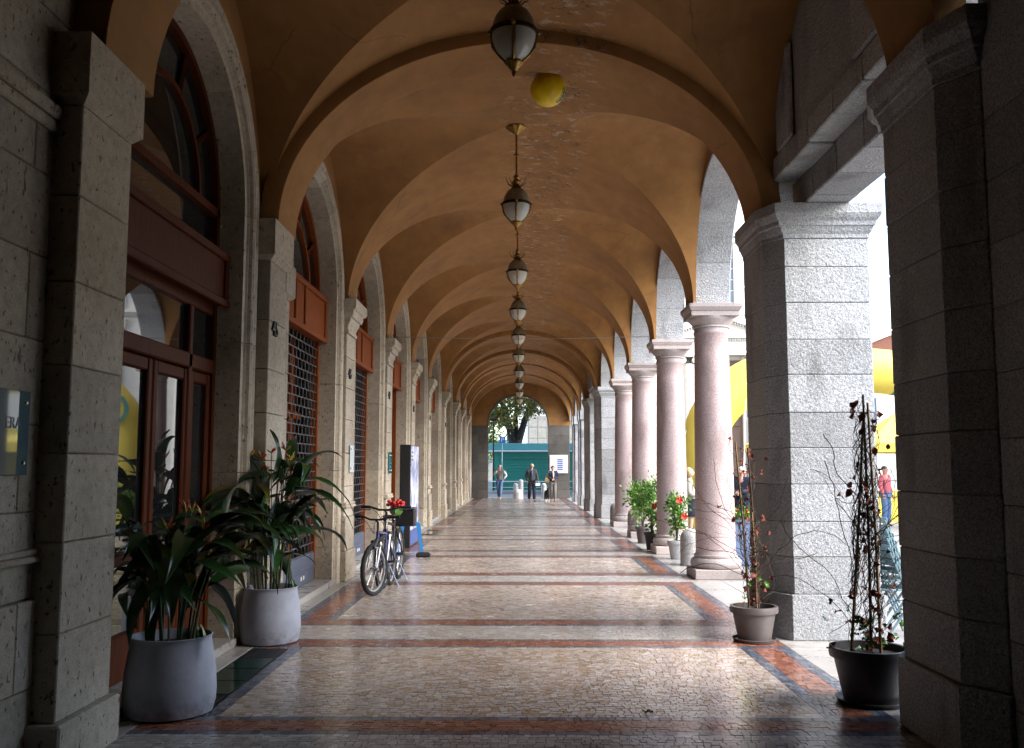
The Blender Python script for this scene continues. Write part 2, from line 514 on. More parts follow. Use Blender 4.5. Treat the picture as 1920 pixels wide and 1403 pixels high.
# ------------------------------------------------------------------ ground and street
g = MB().box(-400, 400, -400, 400, -1.0, -.03)
tag(put(g, 'ground', M['piazza']), kind='structure')
g = MB().box(-60, 90, 51.5, 58.0, -.026, -.022)
tag(put(g, 'street', M['asphalt']), kind='structure')
g = MB().box(-60, 90, 58.0, 61.2, -.02, .09)
tag(put(g, 'pavement', M['slab']), kind='structure')

# ------------------------------------------------------------------ floor of small setts
floor = put(MB().box(XW - .3, 3.3, -6.2, END + .5, -.3, -.005), 'floor', M['joint'])
tag(floor, kind='structure')
P_FIELD = [(.46, .385, .32), (.42, .335, .26), (.51, .45, .40), (.38, .275, .195), (.47, .385, .345), (.44, .375, .33), (.53, .475, .425)]
P_PALE = [(.50, .47, .435), (.45, .42, .39), (.54, .515, .475), (.41, .375, .345), (.48, .43, .38)]
P_RED = [(.29, .115, .072), (.24, .09, .06), (.34, .155, .105), (.27, .12, .085)]
P_BLUE = [(.105, .12, .16), (.14, .155, .19), (.085, .095, .125), (.17, .18, .20)]
BX = [1.95, 2.05, 2.28, 2.385]
GRATES = [(6.35, 8.45), (22.3, 24.0), (31.6, 33.2)]
setts = []   # (corners(4x2), colour)
def pave(x0, x1, y0, y1, pal, su, sv, wav=0.0, yl=None):
    H = y1 - y0
    nr = max(1, round(H / sv)); sv = H / nr
    out_c = []; out_k = []
    for j in range(nr):
        va, vb = y0 + j * sv, y0 + (j + 1) * sv
        n = int((x1 - x0) / su) + 2
        w = su * rng.uniform(.72, 1.28, n)
        e = x0 + np.cumsum(w) - w[0] * rng.uniform(.1, .9)
        e = e[(e > x0 + su * .3) & (e < x1 - su * .3)]
        e = np.concatenate([[x0], e, [x1]])
        a, b = e[:-1], e[1:]
        gp = rng.choice([.0011, .0016, .0024, .0042], len(a), p=[.25, .32, .27, .16])
        xs = np.stack([a + gp, b - gp, b - gp, a + gp], 1)
        ys = np.stack([va + gp, va + gp, vb - gp, vb - gp], 1)
        jit = rng.uniform(-.0016, .0016, xs.shape)
        xs = xs + jit; ys = ys + rng.uniform(-.0016, .0016, ys.shape)
        if wav:
            ys = ys + wav * np.sin(np.pi * np.clip((ys - y0) / H, 0, 1)) * np.cos(2 * np.pi * (xs - x0) / 1.27)
        out_c.append(np.stack([xs, ys], 2))
        k = rng.integers(0, len(pal), len(a))
        cc = np.array(pal)[k] * rng.uniform(.86, 1.1, (len(a), 1))
        out_k.append(cc)
    setts.append((np.concatenate(out_c), np.concatenate(out_k)))
def band(y0, y1, ext):
    x = ext
    pave(-x, x, y0, y0 + .08, P_BLUE, .062, .08)
    pave(-x, x, y0 + .08, y1 - .08, P_RED, .052, .050)
    pave(-x, x, y1 - .08, y1, P_BLUE, .062, .08)
Y0F = 3.4
stripes = []
for k, gy in enumerate(G[:-1]):
    a, b = gy - .78, gy + .36
    if b < Y0F: continue
    stripes.append((a - .20, a + .20)); stripes.append((b - .20, b + .20))
cur = Y0F
for i in range(0, len(stripes), 2):
    (a0, a1), (b0, b1) = stripes[i], stripes[i + 1]
    if a0 > cur:
        pave(-BX[0], BX[0], cur, a0, P_FIELD, .052, .050, .085)
        for sg in (-1, 1):
            def lon(xa, xb, pal, su):
                xx = sorted((sg * xa, sg * xb))
                segs = [(cur, a0)]
                if sg < 0:
                    for g0, g1 in GRATES:
                        ns = []
                        for s0, s1 in segs:
                            if g1 <= s0 or g0 >= s1: ns.append((s0, s1))
                            else:
                                if g0 - s0 > .05: ns.append((s0, g0))
                                if s1 - g1 > .05: ns.append((g1, s1))
                        segs = ns
                for s0, s1 in segs: pave(xx[0], xx[1], s0, s1, pal, su, .068)
            pave(*sorted((sg * BX[0], sg * BX[1])), cur, a0, P_BLUE, .05, .07)
            lon(BX[1], BX[2], P_RED, .058)
            lon(BX[2], BX[3], P_BLUE, .052)
        band(a0, a1, BX[3])
    pave(-BX[3], BX[3], a1, b0, P_PALE, .052, .050)
    band(b0, b1, BX[3])
    cur = b1
pave(-BX[0], BX[0], cur, END, P_FIELD, .052, .050, .085)
for sg in (-1, 1):
    for xa, xb, pl in ((BX[0], BX[1], P_BLUE), (BX[1], BX[2], P_RED), (BX[2], BX[3], P_BLUE)):
        pave(*sorted((sg * xa, sg * xb)), cur, END, pl, .055, .07)
SC = np.concatenate([s[0] for s in setts]); SK = np.concatenate([s[1] for s in setts])
cen = SC.mean(1)
ordr = np.argsort(np.where((cen[:, 1] > 5.42) & (np.abs(cen[:, 0]) < 2.1), cen[:, 1], 999))
near_ids = ordr[:300]
mask = np.ones(len(SC), bool); mask[near_ids] = False

def sett_mesh(name, C4, K, sides, z):
    n = len(C4)
    top = np.concatenate([C4, z[:, :, None]], 2)
    if sides:
        bot = np.concatenate([C4, np.full((n, 4, 1), -.016)], 2)
        V = np.concatenate([top, bot], 1).reshape(-1, 3)
        f = np.array([[0, 1, 2, 3], [0, 4, 5, 1], [1, 5, 6, 2], [2, 6, 7, 3], [3, 7, 4, 0]])
        F = (np.arange(n)[:, None, None] * 8 + f[None]).reshape(-1, 4); per = 8
    else:
        V = top.reshape(-1, 3); F = np.arange(n * 4).reshape(-1, 4); per = 4
    me = bpy.data.meshes.new(name)
    me.vertices.add(len(V)); me.vertices.foreach_set('co', V.astype(np.float32).ravel())
    me.loops.add(F.size); me.loops.foreach_set('vertex_index', F.astype(np.int32).ravel())
    me.polygons.add(len(F)); me.polygons.foreach_set('loop_start', np.arange(0, F.size, 4, dtype=np.int32))
    at = me.attributes.new('scol', 'FLOAT_COLOR', 'POINT')
    kk = np.concatenate([np.repeat(K, per, 0), np.ones((n * per, 1))], 1)
    at.data.foreach_set('color', kk.astype(np.float32).ravel())
    me.update(calc_edges=True)
    me.shade_flat()
    return me
def topz(n):
    base = rng.uniform(-.0012, .0012, (n, 1))
    return base + rng.uniform(-.0003, .0003, (n, 4))
nearm = mask & (cen[:, 1] < 17)
farm = mask & (cen[:, 1] >= 17)
o = link('sett_field', sett_mesh('sett_field', SC[nearm], SK[nearm], True, topz(nearm.sum())), M['sett'], floor); tag(o, kind='stuff')
o = link('distant_sett_field', sett_mesh('distant_sett_field', SC[farm], SK[farm], False, topz(farm.sum()) * .8), M['sett'], floor); tag(o, kind='stuff')
for i in near_ids:
    c4 = SC[i] - cen[i]
    me = sett_mesh('sett', c4[None], SK[i][None], True, topz(1))
    link('sett', me, M['sett'], floor, (cen[i][0], cen[i][1], 0))
# marble margins
y = Y0F - 3
while y < END:
    ln = 1.15 + random.uniform(-.15, .2)
    y2 = min(y + ln, END)
    for xa, xb in ((BX[3] + .004, 2.84), (2.845, 3.295)):
        put(MB().cbox(xa, xb, y + .003, y2 - .003, -.02, .0 + random.uniform(-.001, .001), .003), 'paving_slab', M['slab'], floor)
    put(MB().cbox(XW - .02, -BX[3] - .004, y + .003, y2 - .003, -.02, random.uniform(-.001, .001), .003), 'paving_slab', M['slab'], floor)
    y = y2
# litter on the floor
mb = MB()
for i in range(70):
    x, yy = random.uniform(-1.9, 1.6), random.uniform(5.6, 15)
    a = random.uniform(-.5, .5); L = random.uniform(.02, .11)
    mb.tube([(x, yy, .004), (x + L * .5 * math.cos(a), yy + L * .5 * math.sin(a), .006), (x + L * math.cos(a + .3), yy + L * math.sin(a + .3), .004)], .0014, 4)
tag(put(mb, 'straw_litter', M['straw']), 'thin pale straws scattered over the mosaic floor', 'litter', kind='stuff')

# floor grates
def grate(y0, y1, label):
    x0, x1 = -2.375, -2.055
    t = thing('floor_grate', label, 'floor grate', ((x0 + x1) / 2, (y0 + y1) / 2, 0), group='grates along the left edge of the floor')
    put(MB().box(x0, x1, y0, y1, -.010, -.002), 'frame', M['iron'], t)
    n = 5; L = (y1 - y0) / n
    for i in range(n):
        a, b = y0 + i * L + .012, y0 + (i + 1) * L - .012
        if i in (0, n - 1):
            for q in range(8):
                xq = x0 + .02 + (x1 - x0 - .04) * (q + .5) / 8
                put(MB().box(xq - .007, xq + .007, a, b, -.002, .003), 'bar', M['iron'], t)
        else:
            put(MB().cbox(x0 + .012, x1 - .012, a, b, -.002, .003, .002), 'glass_panel', M['green_lens'], t)
grate(*GRATES[0], 'long dark green glass floor grate between the two big grey pots')
grate(*GRATES[1], 'dark floor grate beyond the poster box, second along the left wall')
grate(*GRATES[2], 'farthest small floor grate near the far left pilasters')

# ------------------------------------------------------------------ vaulted ceiling
ceil = bpy.data.objects.new('ceiling', None); COL.objects.link(ceil); ceil['kind'] = 'structure'
ceil.location = (0, 21, ZS)
def zl(x): return ZS + VB * math.sqrt(max(0, 1 - (x / VA) ** 2))
def vault(y0, y1, n=28):
    yc = (y0 + y1) / 2; c = (y1 - y0) / 2 - .30
    mb = MB()
    th = [math.pi * i / (2 * n) - math.pi / 2 for i in range(2 * n + 1)]
    xs = [VA * math.sin(t) for t in th]
    for sgn in (-1, 1):
        yo = y0 if sgn < 0 else y1
        rings = []
        m = 12
        for x in xs:
            yg = yc + sgn * c * abs(x) / VA
            rings.append([(x, yo + (yg - yo) * k / m, zl(x)) for k in range(m + 1)])
        mb.loft(rings, False, False)
    ys = [yc + c * math.sin(t) for t in th]
    for sgn in (-1, 1):
        rings = []
        xo = sgn * (2.64 if sgn < 0 else 2.56)
        m = 12
        for yy in ys:
            xg = sgn * VA * abs(yy - yc) / c
            z = ZS + VB * math.sqrt(max(0, 1 - ((yy - yc) / c) ** 2))
            rings.append([(xo + (xg - xo) * k / m, yy, z) for k in range(m + 1)])
        mb.loft(rings, False, False)
    return put(mb, 'vault', M['plaster'], ceil, True, 20)
for k in range(NB):
    vault(GV[k], GV[k + 1])
# transverse ribs at the piers
def rib(gy, hw, drop=.12, ina=.13):
    mb = MB(); n = 48; rings = []
    a = VA - ina; b = VB - drop
    for i in range(n + 1):
        t = math.pi * i / n
        xi, zi = a * math.cos(t), ZS + b * math.sin(t)
        xo, zo = (VA + .06) * math.cos(t), ZS + (VB + .06) * math.sin(t)
        cx_, cz_ = (a + .02) * math.cos(t), ZS + (b + .02) * math.sin(t)
        rings.append([(xi, gy - hw + .01, zi), (xi, gy + hw - .01, zi), (cx_, gy + hw, cz_), (xo, gy + hw, zo), (xo, gy - hw, zo), (cx_, gy - hw, cz_)])
    mb.loft(rings)
    put(mb, 'rib', M['plaster'], ceil, True, 40)
for k, ch in enumerate(RIGHT):
    if ch == 'P': rib(GV[k], .36, .13, .13)
    elif ch == 'p': rib(GV[k], .28, .05, .10)

# ------------------------------------------------------------------ left wall
wall = thing('arcade_wall', 'long left wall of pitted beige stone with pilasters, arched shopfronts and orange plaster', 'wall', (XW, 21, 0))
def arch_dims(k):
    h = (GL[k + 1] - GL[k]) / 2
    ho = h - .67
    return (GL[k] + GL[k + 1]) / 2, ho, ho + .36, min(1.27, ho)
ZW = 3.95
OPEN = list(range(2, NB))
SEC = [(p_, s_ * .72) for p_, s_ in [(-.30, 0), (0, 0), (0, .10), (.018, .115), (.018, .135), (.05, .15), (.066, .185), (.066, .225), (.05, .255), (.02, .27), (.02, .315), (.045, .33), (.055, .355), (.055, .395), (.04, .42), (.01, .43), (.01, .5), (-.30, .5)]]
def archway(k):
    yc, ho, ro, rise = arch_dims(k)
    y0, y1 = GL[k], GL[k + 1]
    # plaster lunette wall over the arch
    mb = MB(); n = 40
    inner = [(yc + (ro - .03) * math.cos(math.pi * i / n), ZW + (rise + .33) * math.sin(math.pi * i / n)) for i in range(n + 1)]
    hh = (y1 - y0) / 2
    outer = []
    for i in range(n + 1):
        t = math.pi * i / n
        c_, s_ = math.cos(t), math.sin(t)
        q = min(hh / abs(c_) if abs(c_) > 1e-6 else 1e9, 2.25 / s_ if s_ > 1e-6 else 1e9)
        outer.append((yc + q * c_, ZW + q * s_))
    for i in range(n):
        mb.quad((XW - .004, *inner[i]), (XW - .004, *outer[i]), (XW - .004, *outer[i + 1]), (XW - .004, *inner[i + 1]))
    core = put(mb, 'archway', M['plaster'], wall)
    # jamb stones and voussoirs, moulded
    def strip(fr0, fr1, steps, name):
        m2 = MB(); rings = []
        for i in range(steps + 1):
            u = fr0 + (fr1 - fr0) * i / steps
            ring = []
            for p, s in SEC:
                if u < 0: ring.append((XW + p, yc - (ho + s), ZW + u))
                elif u > math.pi: ring.append((XW + p, yc + (ho + s), ZW - (u - math.pi)))
                else: ring.append((XW + p, yc - (ho + s) * math.cos(u), ZW + (rise + s) * math.sin(u)))
            rings.append(ring)
        m2.loft(rings)
        put(m2, name, M['tuff'], core, True, 30)
    e = .003
    cuts = [.50, 1.55, 2.75, ZW]
    z0 = 0.0
    for z1 in cuts:
        strip(-ZW + z0 + e, -ZW + z1 - e, 1, 'jamb_stone')
        strip(math.pi + ZW - z1 + e, math.pi + ZW - z0 - e, 1, 'jamb_stone')
        z0 = z1
    for q in range(7):
        strip(math.pi * q / 7 + .0015, math.pi * (q + 1) / 7 - .0015, 6, 'voussoir')
    return core
for k in OPEN: archway(k)
# solid part of the wall nearest the camera
sol = put(MB().box(XW - .35, XW - .012, -6.2, arch_dims(2)[0] - arch_dims(2)[2] + .02, 0, 6.3), 'wall_core', M['mortar_pale'], wall)
z = 0.0; row = 0
while z < 5.9:
    hgt = .455
    yy = 3.3 + (row % 2) * .5
    while yy < 5.0:
        y2 = min(yy + 1.0, 5.3)
        dx = .03 if z + hgt * .5 < 1.1 else 0
        put(MB().cbox(XW - .2, XW + dx, yy + .0025, y2 - .0025, z + .0025, z + hgt - .0025, .006), 'stone_block', M['tuff'], sol)
        yy = y2
    z += hgt; row += 1
for z0, z1, dx in ((1.10, 1.135, .045), (1.135, 1.17, .03), (3.43, 3.50, .03), (3.50, 3.58, .05)):
    put(MB().cbox(XW - .1, XW + dx, 3.3, 5.0, z0, z1, .01), 'moulding', M['tuff'], sol)
NUM = {3: '45', 4: '46', 5: '47', 6: '48', 7: '49', 8: '50'}
for k in range(2, NB):
    gy = GL[k]
    XL = -2.42 if RIGHT[k] == 'P' else -2.49
    ya = (arch_dims(k - 1)[0] + arch_dims(k - 1)[2]) if (k - 1) in OPEN else gy - .33
    yb = arch_dims(k)[0] - arch_dims(k)[2]
    core = put(MB().box(XW - .3, XW - .012, ya, yb, 0, 4.05), 'pilaster', M['mortar_pale'], wall)
    hw = .32
    plainp = k in (2, 3)
    zt = .27 if plainp else .42
    z = 0.0; first = True
    while z < 3.99:
        h = zt if first else (.455 + random.uniform(-.02, .02))
        z1 = min(z + h, 4.0)
        if 4.0 - z1 < .2: z1 = 4.0
        if k != 2:
            put(MB().cbox(XW - .25, XW + (.02 if first else 0), ya + .002, gy - hw + .02, z + .0025, z1 - .0025, .005), 'stone_block', M['tuff'], core)
        put(MB().cbox(XW - .25, XW + (.02 if first else 0), gy + hw - .02, yb - .002, z + .0025, z1 - .0025, .005), 'stone_block', M['tuff'], core)
        z = z1; first = False
    # pilaster shaft blocks
    z = zt; zc = 3.60 if plainp else 3.52
    while z < zc - .02:
        z1 = z + .455 + random.uniform(-.03, .03)
        if zc - z1 < .22: z1 = zc
        gr = .025 if (not plainp and z1 < 1.15) else 0
        put(MB().cbox(XW - .05, XL + gr, gy - hw - gr, gy + hw + gr, z + .0025, z1 - .0025, .007), 'stone_block', M['tuff'], core)
        z = z1
    put(MB().cbox(XW - .05, XL + .05, gy - hw - .05, gy + hw + .05, 0, zt, .012), 'plinth', M['tuff'], core)
    if plainp:
        put(MB().rects(XW - .05, XL, gy - hw, gy + hw, [((0, 0, 0), zc), ((0, .05, .05), zc + .05), ((0, .05, .05), ZS)]), 'capital', M['tuff'], core)
        if k == 3:
            for za, zb in ((.27, .75), (.75, 1.2), (1.2, 1.66), (1.66, 2.1), (2.1, 2.58), (2.58, 3.0), (3.0, 3.36)):
                put(MB().cbox(XW - .05, XL - .045, gy + hw, gy + hw + .30, za + .0025, zb - .0025, .006), 'stone_block', M['tuff'], core)
            put(MB().rects(XW - .05, XL - .045, gy + hw + .003, gy + hw + .30, [((0, 0, 0), 3.36), ((0, .05, .05), 3.40), ((0, .05, .05), 3.72)]), 'capital', M['tuff'], core)
    else:
        for z0, z1, gr in ((1.02, 1.06, .045), (1.06, 1.10, .035)):
            put(MB().cbox(XW - .05, XL + gr, gy - hw - gr, gy + hw + gr, z0, z1, .008), 'moulding', M['tuff'], core)
        cp = [((0, g_, g_), zz) for g_, zz in ((0, 3.52), (.025, 3.52), (.025, 3.57), (.008, 3.58), (.02, 3.64), (.05, 3.70), (.055, 3.74), (.085, 3.75), (.10, 3.80), (.10, 3.84), (.135, 3.86), (.15, 3.90), (.15, 3.995))]
        put(MB().rects(XW - .05, XL, gy - hw, gy + hw, cp), 'capital', M['tuff'], core)
        mb = MB()
        for q in range(40):
            x, yy = random.uniform(XL - .05, XL + .13), gy + random.uniform(-.42, .42)
            mb.tube([(x, yy, 3.99), (x + random.uniform(-.03, .03), yy + random.uniform(-.03, .03), 3.99 + random.uniform(.06, .13))], .0018, 4)
        o = put(mb, 'bird_spikes', M['iron'], core); tag(o, kind='stuff')
    if k in NUM:
        text('house_number', NUM[k], .21, M['black'], core, (XL + .012, gy - hw + .17 if k == 3 else gy - .12, 2.94), (R(90), 0, R(90)), .01)

# shopfronts
def shopfront(k, kind):
    yc, ho, ro, rise = arch_dims(k)
    xf = XW - .27
    wd = M['wood'] if kind == 'door' else M['wood_light']
    fr = MB()
    # arched outer frame and inner arch
    n = 32
    def ring(r0, r1, x0, x1, z0=ZW, ry=1.0):
        rg = []
        for i in range(n + 1):
            t = math.pi * i / n
            c_, s_ = math.cos(t), math.sin(t)
            f = rise / ho
            rg.append([(x0, yc + r0 * c_, z0 + r0 * f * s_), (x1, yc + r0 * c_, z0 + r0 * f * s_), (x1, yc + r1 * c_, z0 + r1 * f * s_), (x0, yc + r1 * c_, z0 + r1 * f * s_)])
        fr.loft(rg)
    ring(ho - .07, ho + .01, xf - .05, xf + .04)
    ring(ho * .60, ho * .60 + .05, xf - .04, xf + .02)
    for t in (35, 72, 108, 145):
        a = R(t); f = rise / ho
        p0 = Vector((xf, yc + ho * .62 * math.cos(a), ZW + ho * .62 * f * math.sin(a)))
        p1 = Vector((xf, yc + (ho - .04) * math.cos(a), ZW + (ho - .04) * f * math.sin(a)))
        fr.tube([p0, p1], .025, 4)
    zp0, zp1 = (3.08, 3.54) if kind == 'door' else (3.33, 3.93)
    zdoor = zp0
    fr.box(xf - .05, xf + .04, yc - ho, yc + ho, ZW - .035, ZW + .035)
    fr.box(xf - .05, xf + .04, yc - ho - .01, yc - ho + .075, .08, ZW)
    fr.box(xf - .05, xf + .04, yc + ho - .075, yc + ho + .01, .08, ZW)
    sf = put(fr, 'shopfront', wd, wall)
    # panes of the lunette
    f = rise / ho
    def fan(r0, r1, a0, a1):
        m = MB(); nn = 10
        for i in range(nn):
            ta, tb = R(a0 + (a1 - a0) * i / nn), R(a0 + (a1 - a0) * (i + 1) / nn)
            q = [(xf - .02, yc + r * math.cos(t), ZW + r * f * math.sin(t)) for r, t in ((r0, ta), (r1, ta), (r1, tb), (r0, tb))]
            m.quad(*q)
        put(m, 'pane', M['glass'], sf)
    fan(.001, ho * .61, 0, 180)
    aa = [0, 35, 72, 108, 145, 180]
    for i in range(5): fan(ho * .63, ho - .05, aa[i], aa[i + 1])
    if zp1 < ZW - .1:
        put(MB().quad((xf - .02, yc - ho, zp1), (xf - .02, yc + ho, zp1), (xf - .02, yc + ho, ZW), (xf - .02, yc - ho, ZW)), 'pane', M['glass'], sf)
    # sign panel box
    xb = xf + .12
    put(MB().cbox(xf - .04, xb, yc - ho + .01, yc + ho - .01, zp0, zp1, .01), 'fascia_panel', wd, sf)
    for (a, b, c_, d) in ((yc - ho + .01, yc + ho - .01, zp0 - .02, zp0 + .05), (yc - ho + .01, yc + ho - .01, zp1 - .05, zp1 + .02)):
        put(MB().cbox(xb - .01, xb + .035, a, b, c_, d, .01), 'rail', wd, sf)
    ms = (yc - ho + .05, yc + ho - .05) if kind == 'door' else (yc - ho + .05, yc - .25, yc + .25, yc + ho - .05)
    for q in ms:
        put(MB().cbox(xb - .01, xb + .025, q - .04, q + .04, zp0 + .05, zp1 - .05, .008), 'stile', wd, sf)
    put(MB().cbox(XW - .4, XW + .03, yc - ho - .02, yc + ho + .02, 0, .075, .008), 'doorstep', M['slab'], sf)
    if kind == 'door':
        for zz in (2.44,):
            put(MB().cbox(xf - .05, xf + .05, yc - ho + .07, yc + ho - .07, zz, zz + .13, .012), 'transom', wd, sf)
        put(MB().cbox(xf - .05, xf + .03, yc - ho + .07, yc + ho - .07, 2.98, 3.09, .012), 'transom', wd, sf)
        splits = [yc - ho + .07, 7.10, 7.86, yc + ho - .07]
        for q in (7.86,):
            put(MB().cbox(xf - .05, xf + .05, q - .045, q + .045, .08, 2.98, .012), 'mullion', wd, sf)
        for i in range(3):
            a, b = splits[i], splits[i + 1]
            s_ = .012 if i < 2 else .045
            door = MB()
            for (p, q, r_, t_) in ((a + s_, a + s_ + .085, .09, 2.43), (b - s_ - .085, b - s_, .09, 2.43)):
                door.cbox(xf - .03, xf + .035, p, q, r_, t_, .012)
            for (r_, t_) in ((.09, .42), (2.33, 2.43), (.90, .99)):
                door.cbox(xf - .03, xf + .03, a + s_ + .084, b - s_ - .084, r_, t_, .012)
            d = put(door, 'door_leaf', wd, sf)
            put(MB().quad((xf, a + .08, .4), (xf, b - .08, .4), (xf, b - .08, 2.36), (xf, a + .08, 2.36)), 'pane', M['glass'], sf)
            put(MB().quad((xf, a, 2.55), (xf, b, 2.55), (xf, b, 3.0), (xf, a, 3.0)), 'pane', M['glass'], sf)
        for yy in (7.06, 7.14):
            put(MB().tube([(xf + .04, yy, 1.06), (xf + .09, yy, 1.06), (xf + .09, yy + (.09 if yy > 7.1 else -.09), 1.06)], .011, 6), 'door_handle', M['brass'], sf, True)
    else:
        dk = M['wood_dark']
        put(MB().box(xf - .30, xf - .26, yc - ho, yc + ho, 0.05, 3.4), 'inner_door', dk, sf)
        for q in (-.33, .33):
            put(MB().cbox(xf - .27, xf - .2, yc + q * ho * 2.0 - .05, yc + q * ho * 2.0 + .05, .08, 3.34, .01), 'stile', wd, sf)
        if kind == 'grille':
            for zz in (1.05, 2.25):
                put(MB().cbox(xf - .27, xf - .2, yc - ho, yc + ho, zz, zz + .1, .01), 'rail', wd, sf)
            put(MB().box(xf - .255, xf - .25, yc - ho * .6, yc - .06, 1.15, 3.3), 'pane', M['glass'], sf)
            put(MB().box(xf - .255, xf - .25, yc + .06, yc + ho * .6, 1.15, 3.3), 'pane', M['glass'], sf)
            z = .46; i = 0; lk = MB()
            while z < 3.32:
                put(MB().tube([(xf + .02, yc - ho + .06, z), (xf + .02, yc + ho - .06, z)], .009, 6), 'bar', M['grille'], sf, True)
                y = yc - ho + .1 + (i % 2) * .1
                while y < yc + ho - .06:
                    lk.box(xf + .014, xf + .026, y - .006, y + .006, z, z + .118); y += .2
                z += .12; i += 1
            o = put(lk, 'bar_links', M['grille'], sf); tag(o, kind='stuff')
            gp = put(MB().cbox(xf - .0, xf + .04, yc - ho + .05, yc + ho - .05, .076, .45, .01), 'kick_panel', M['shutter_blue'], sf)
            put(MB().cbox(xf + .03, xf + .05, yc - ho + .05, yc + ho - .05, .25, .28, .005), 'rib', M['shutter_blue'], sf)
            for q in (-.08, .06): put(MB().box(xf + .041, xf + .044, yc + ho * .5 + q, yc + ho * .5 + q + .06, .15, .2), 'lock_plate', M['white'], sf)
for k in OPEN:
    shopfront(k, 'door' if k == 2 else 'grille' if k in (3, 4) else 'dark')
# the rest of the building: rooms behind the wall and upper storeys
put(MB().box(-12, XW - .62, -8, END + 1, -.2, 6.4), 'building_core', M['mortar_pale'], wall)
put(MB().box(-12, 3.10, -8, END + .6, 6.32, 15.5), 'upper_storeys', M['cream2'], wall)
put(MB().box(XW - .7, 3.2, -6.6, -6.2, -.2, 6.4), 'light_blocking_rear_wall', M['plaster'], wall)  # unseen wall added behind the camera to keep light off near faces


# ------------------------------------------------------------------ right side: piers, columns, arches
PIERLAB = {2: 'huge dark shadowed granite pier filling the right edge of the picture',
           3: 'grey granite pier with brightly lit front face, behind the brown plant pot', 8: 'dark stone pier with pale lit side just beyond the farthest pink column',
           9: 'narrow dark stone pier, second beyond the pink columns', 10: 'slim pale granite pier, third beyond the pink columns', 11: 'slim pale granite pier nearest the far end wall'}
def pier(k, big):
    gy = G[k]
    hy = .62 if big else .36
    x0, x1 = 2.55, (3.36 if big else 3.05)
    t = thing('stone_pier', PIERLAB[k], 'pier', ((x0 + x1) / 2, gy, 0), group='granite piers along the right side')
    put(MB().box(x0 + .015, x1 - .015, gy - hy + .015, gy + hy - .015, 0, ZS), 'core', M['mortar'], t)
    m = M['granite']
    z = 0.0; i = 0
    zc = 3.80 if big else 3.56
    while z < zc - .01:
        h = .42 if i == 0 else .345 + random.uniform(-.02, .02)
        z1 = z + h
        if zc - z1 < .18: z1 = zc
        gr = .03 if i == 0 else random.uniform(-.003, .003)
        put(MB().cbox(x0 - gr, x1 + gr, gy - hy - gr, gy + hy + gr, z + .002, z1 - .002, .006), 'stone_block', m, t)
        if big:
            pl = lambda e, zz: [(2.40 - gr + e, gy - .38 - gr, zz), (x0 - gr - .003, gy - hy - gr + .004 + e, zz), (x0 - gr - .003, gy + hy + gr - .004 - e, zz), (2.40 - gr + e, gy + .38 + gr, zz)]
            put(MB().loft([pl(.006, z + .002), pl(0, z + .008), pl(0, z1 - .008), pl(.006, z1 - .002)]), 'stone_block', m, t)
        else:
            put(MB().cbox(2.44 - gr, x0 - gr - .002, gy - .28 - gr, gy + .28 + gr, z + .003, z1 - .003, .009), 'stone_block', m, t)
        z = z1; i += 1
    if big:
        cp = [(0, 3.80), (.012, 3.805), (.012, 3.84), (.03, 3.87), (.045, 3.91), (.06, 3.92), (.065, 3.96), (.09, 3.99), (.11, 4.03), (.11, 4.125)]
    else:
        cp = [(0, 3.56), (.05, 3.6), (.05, 3.99)]
    put(MB().rects(x0, x1, gy - hy, gy + hy, cp), 'capital', m, t)
    lw = .38 if big else .28
    lx = 2.40 if big else 2.44
    if big:
        rgs = []
        for g_, z_ in cp:
            rgs.append([(lx - g_ * .7, gy - lw - g_ * .5, z_ - .002), (x0 - g_ - .003, gy - hy - g_ + .004, z_ - .002), (x0 - g_ - .003, gy + hy + g_ - .004, z_ - .002), (lx - g_ * .7, gy + lw + g_ * .5, z_ - .002)])
        put(MB().loft(rgs), 'capital', m, t)
    else:
        put(MB().rects(lx, x0 - .13, gy - lw, gy + lw, [((g_ * .6, 0, g_ * .6), z_ + (.004 if i_ else 0)) for i_, (g_, z_) in enumerate(cp)]), 'capital', m, t)
    return t
COLLAB = {4: 'pink granite column nearest the camera, beside the lit pier', 5: 'second pink granite column, behind the pots of red hibiscus', 6: 'third pink granite column from the camera', 7: 'farthest pink granite column, before the far piers'}
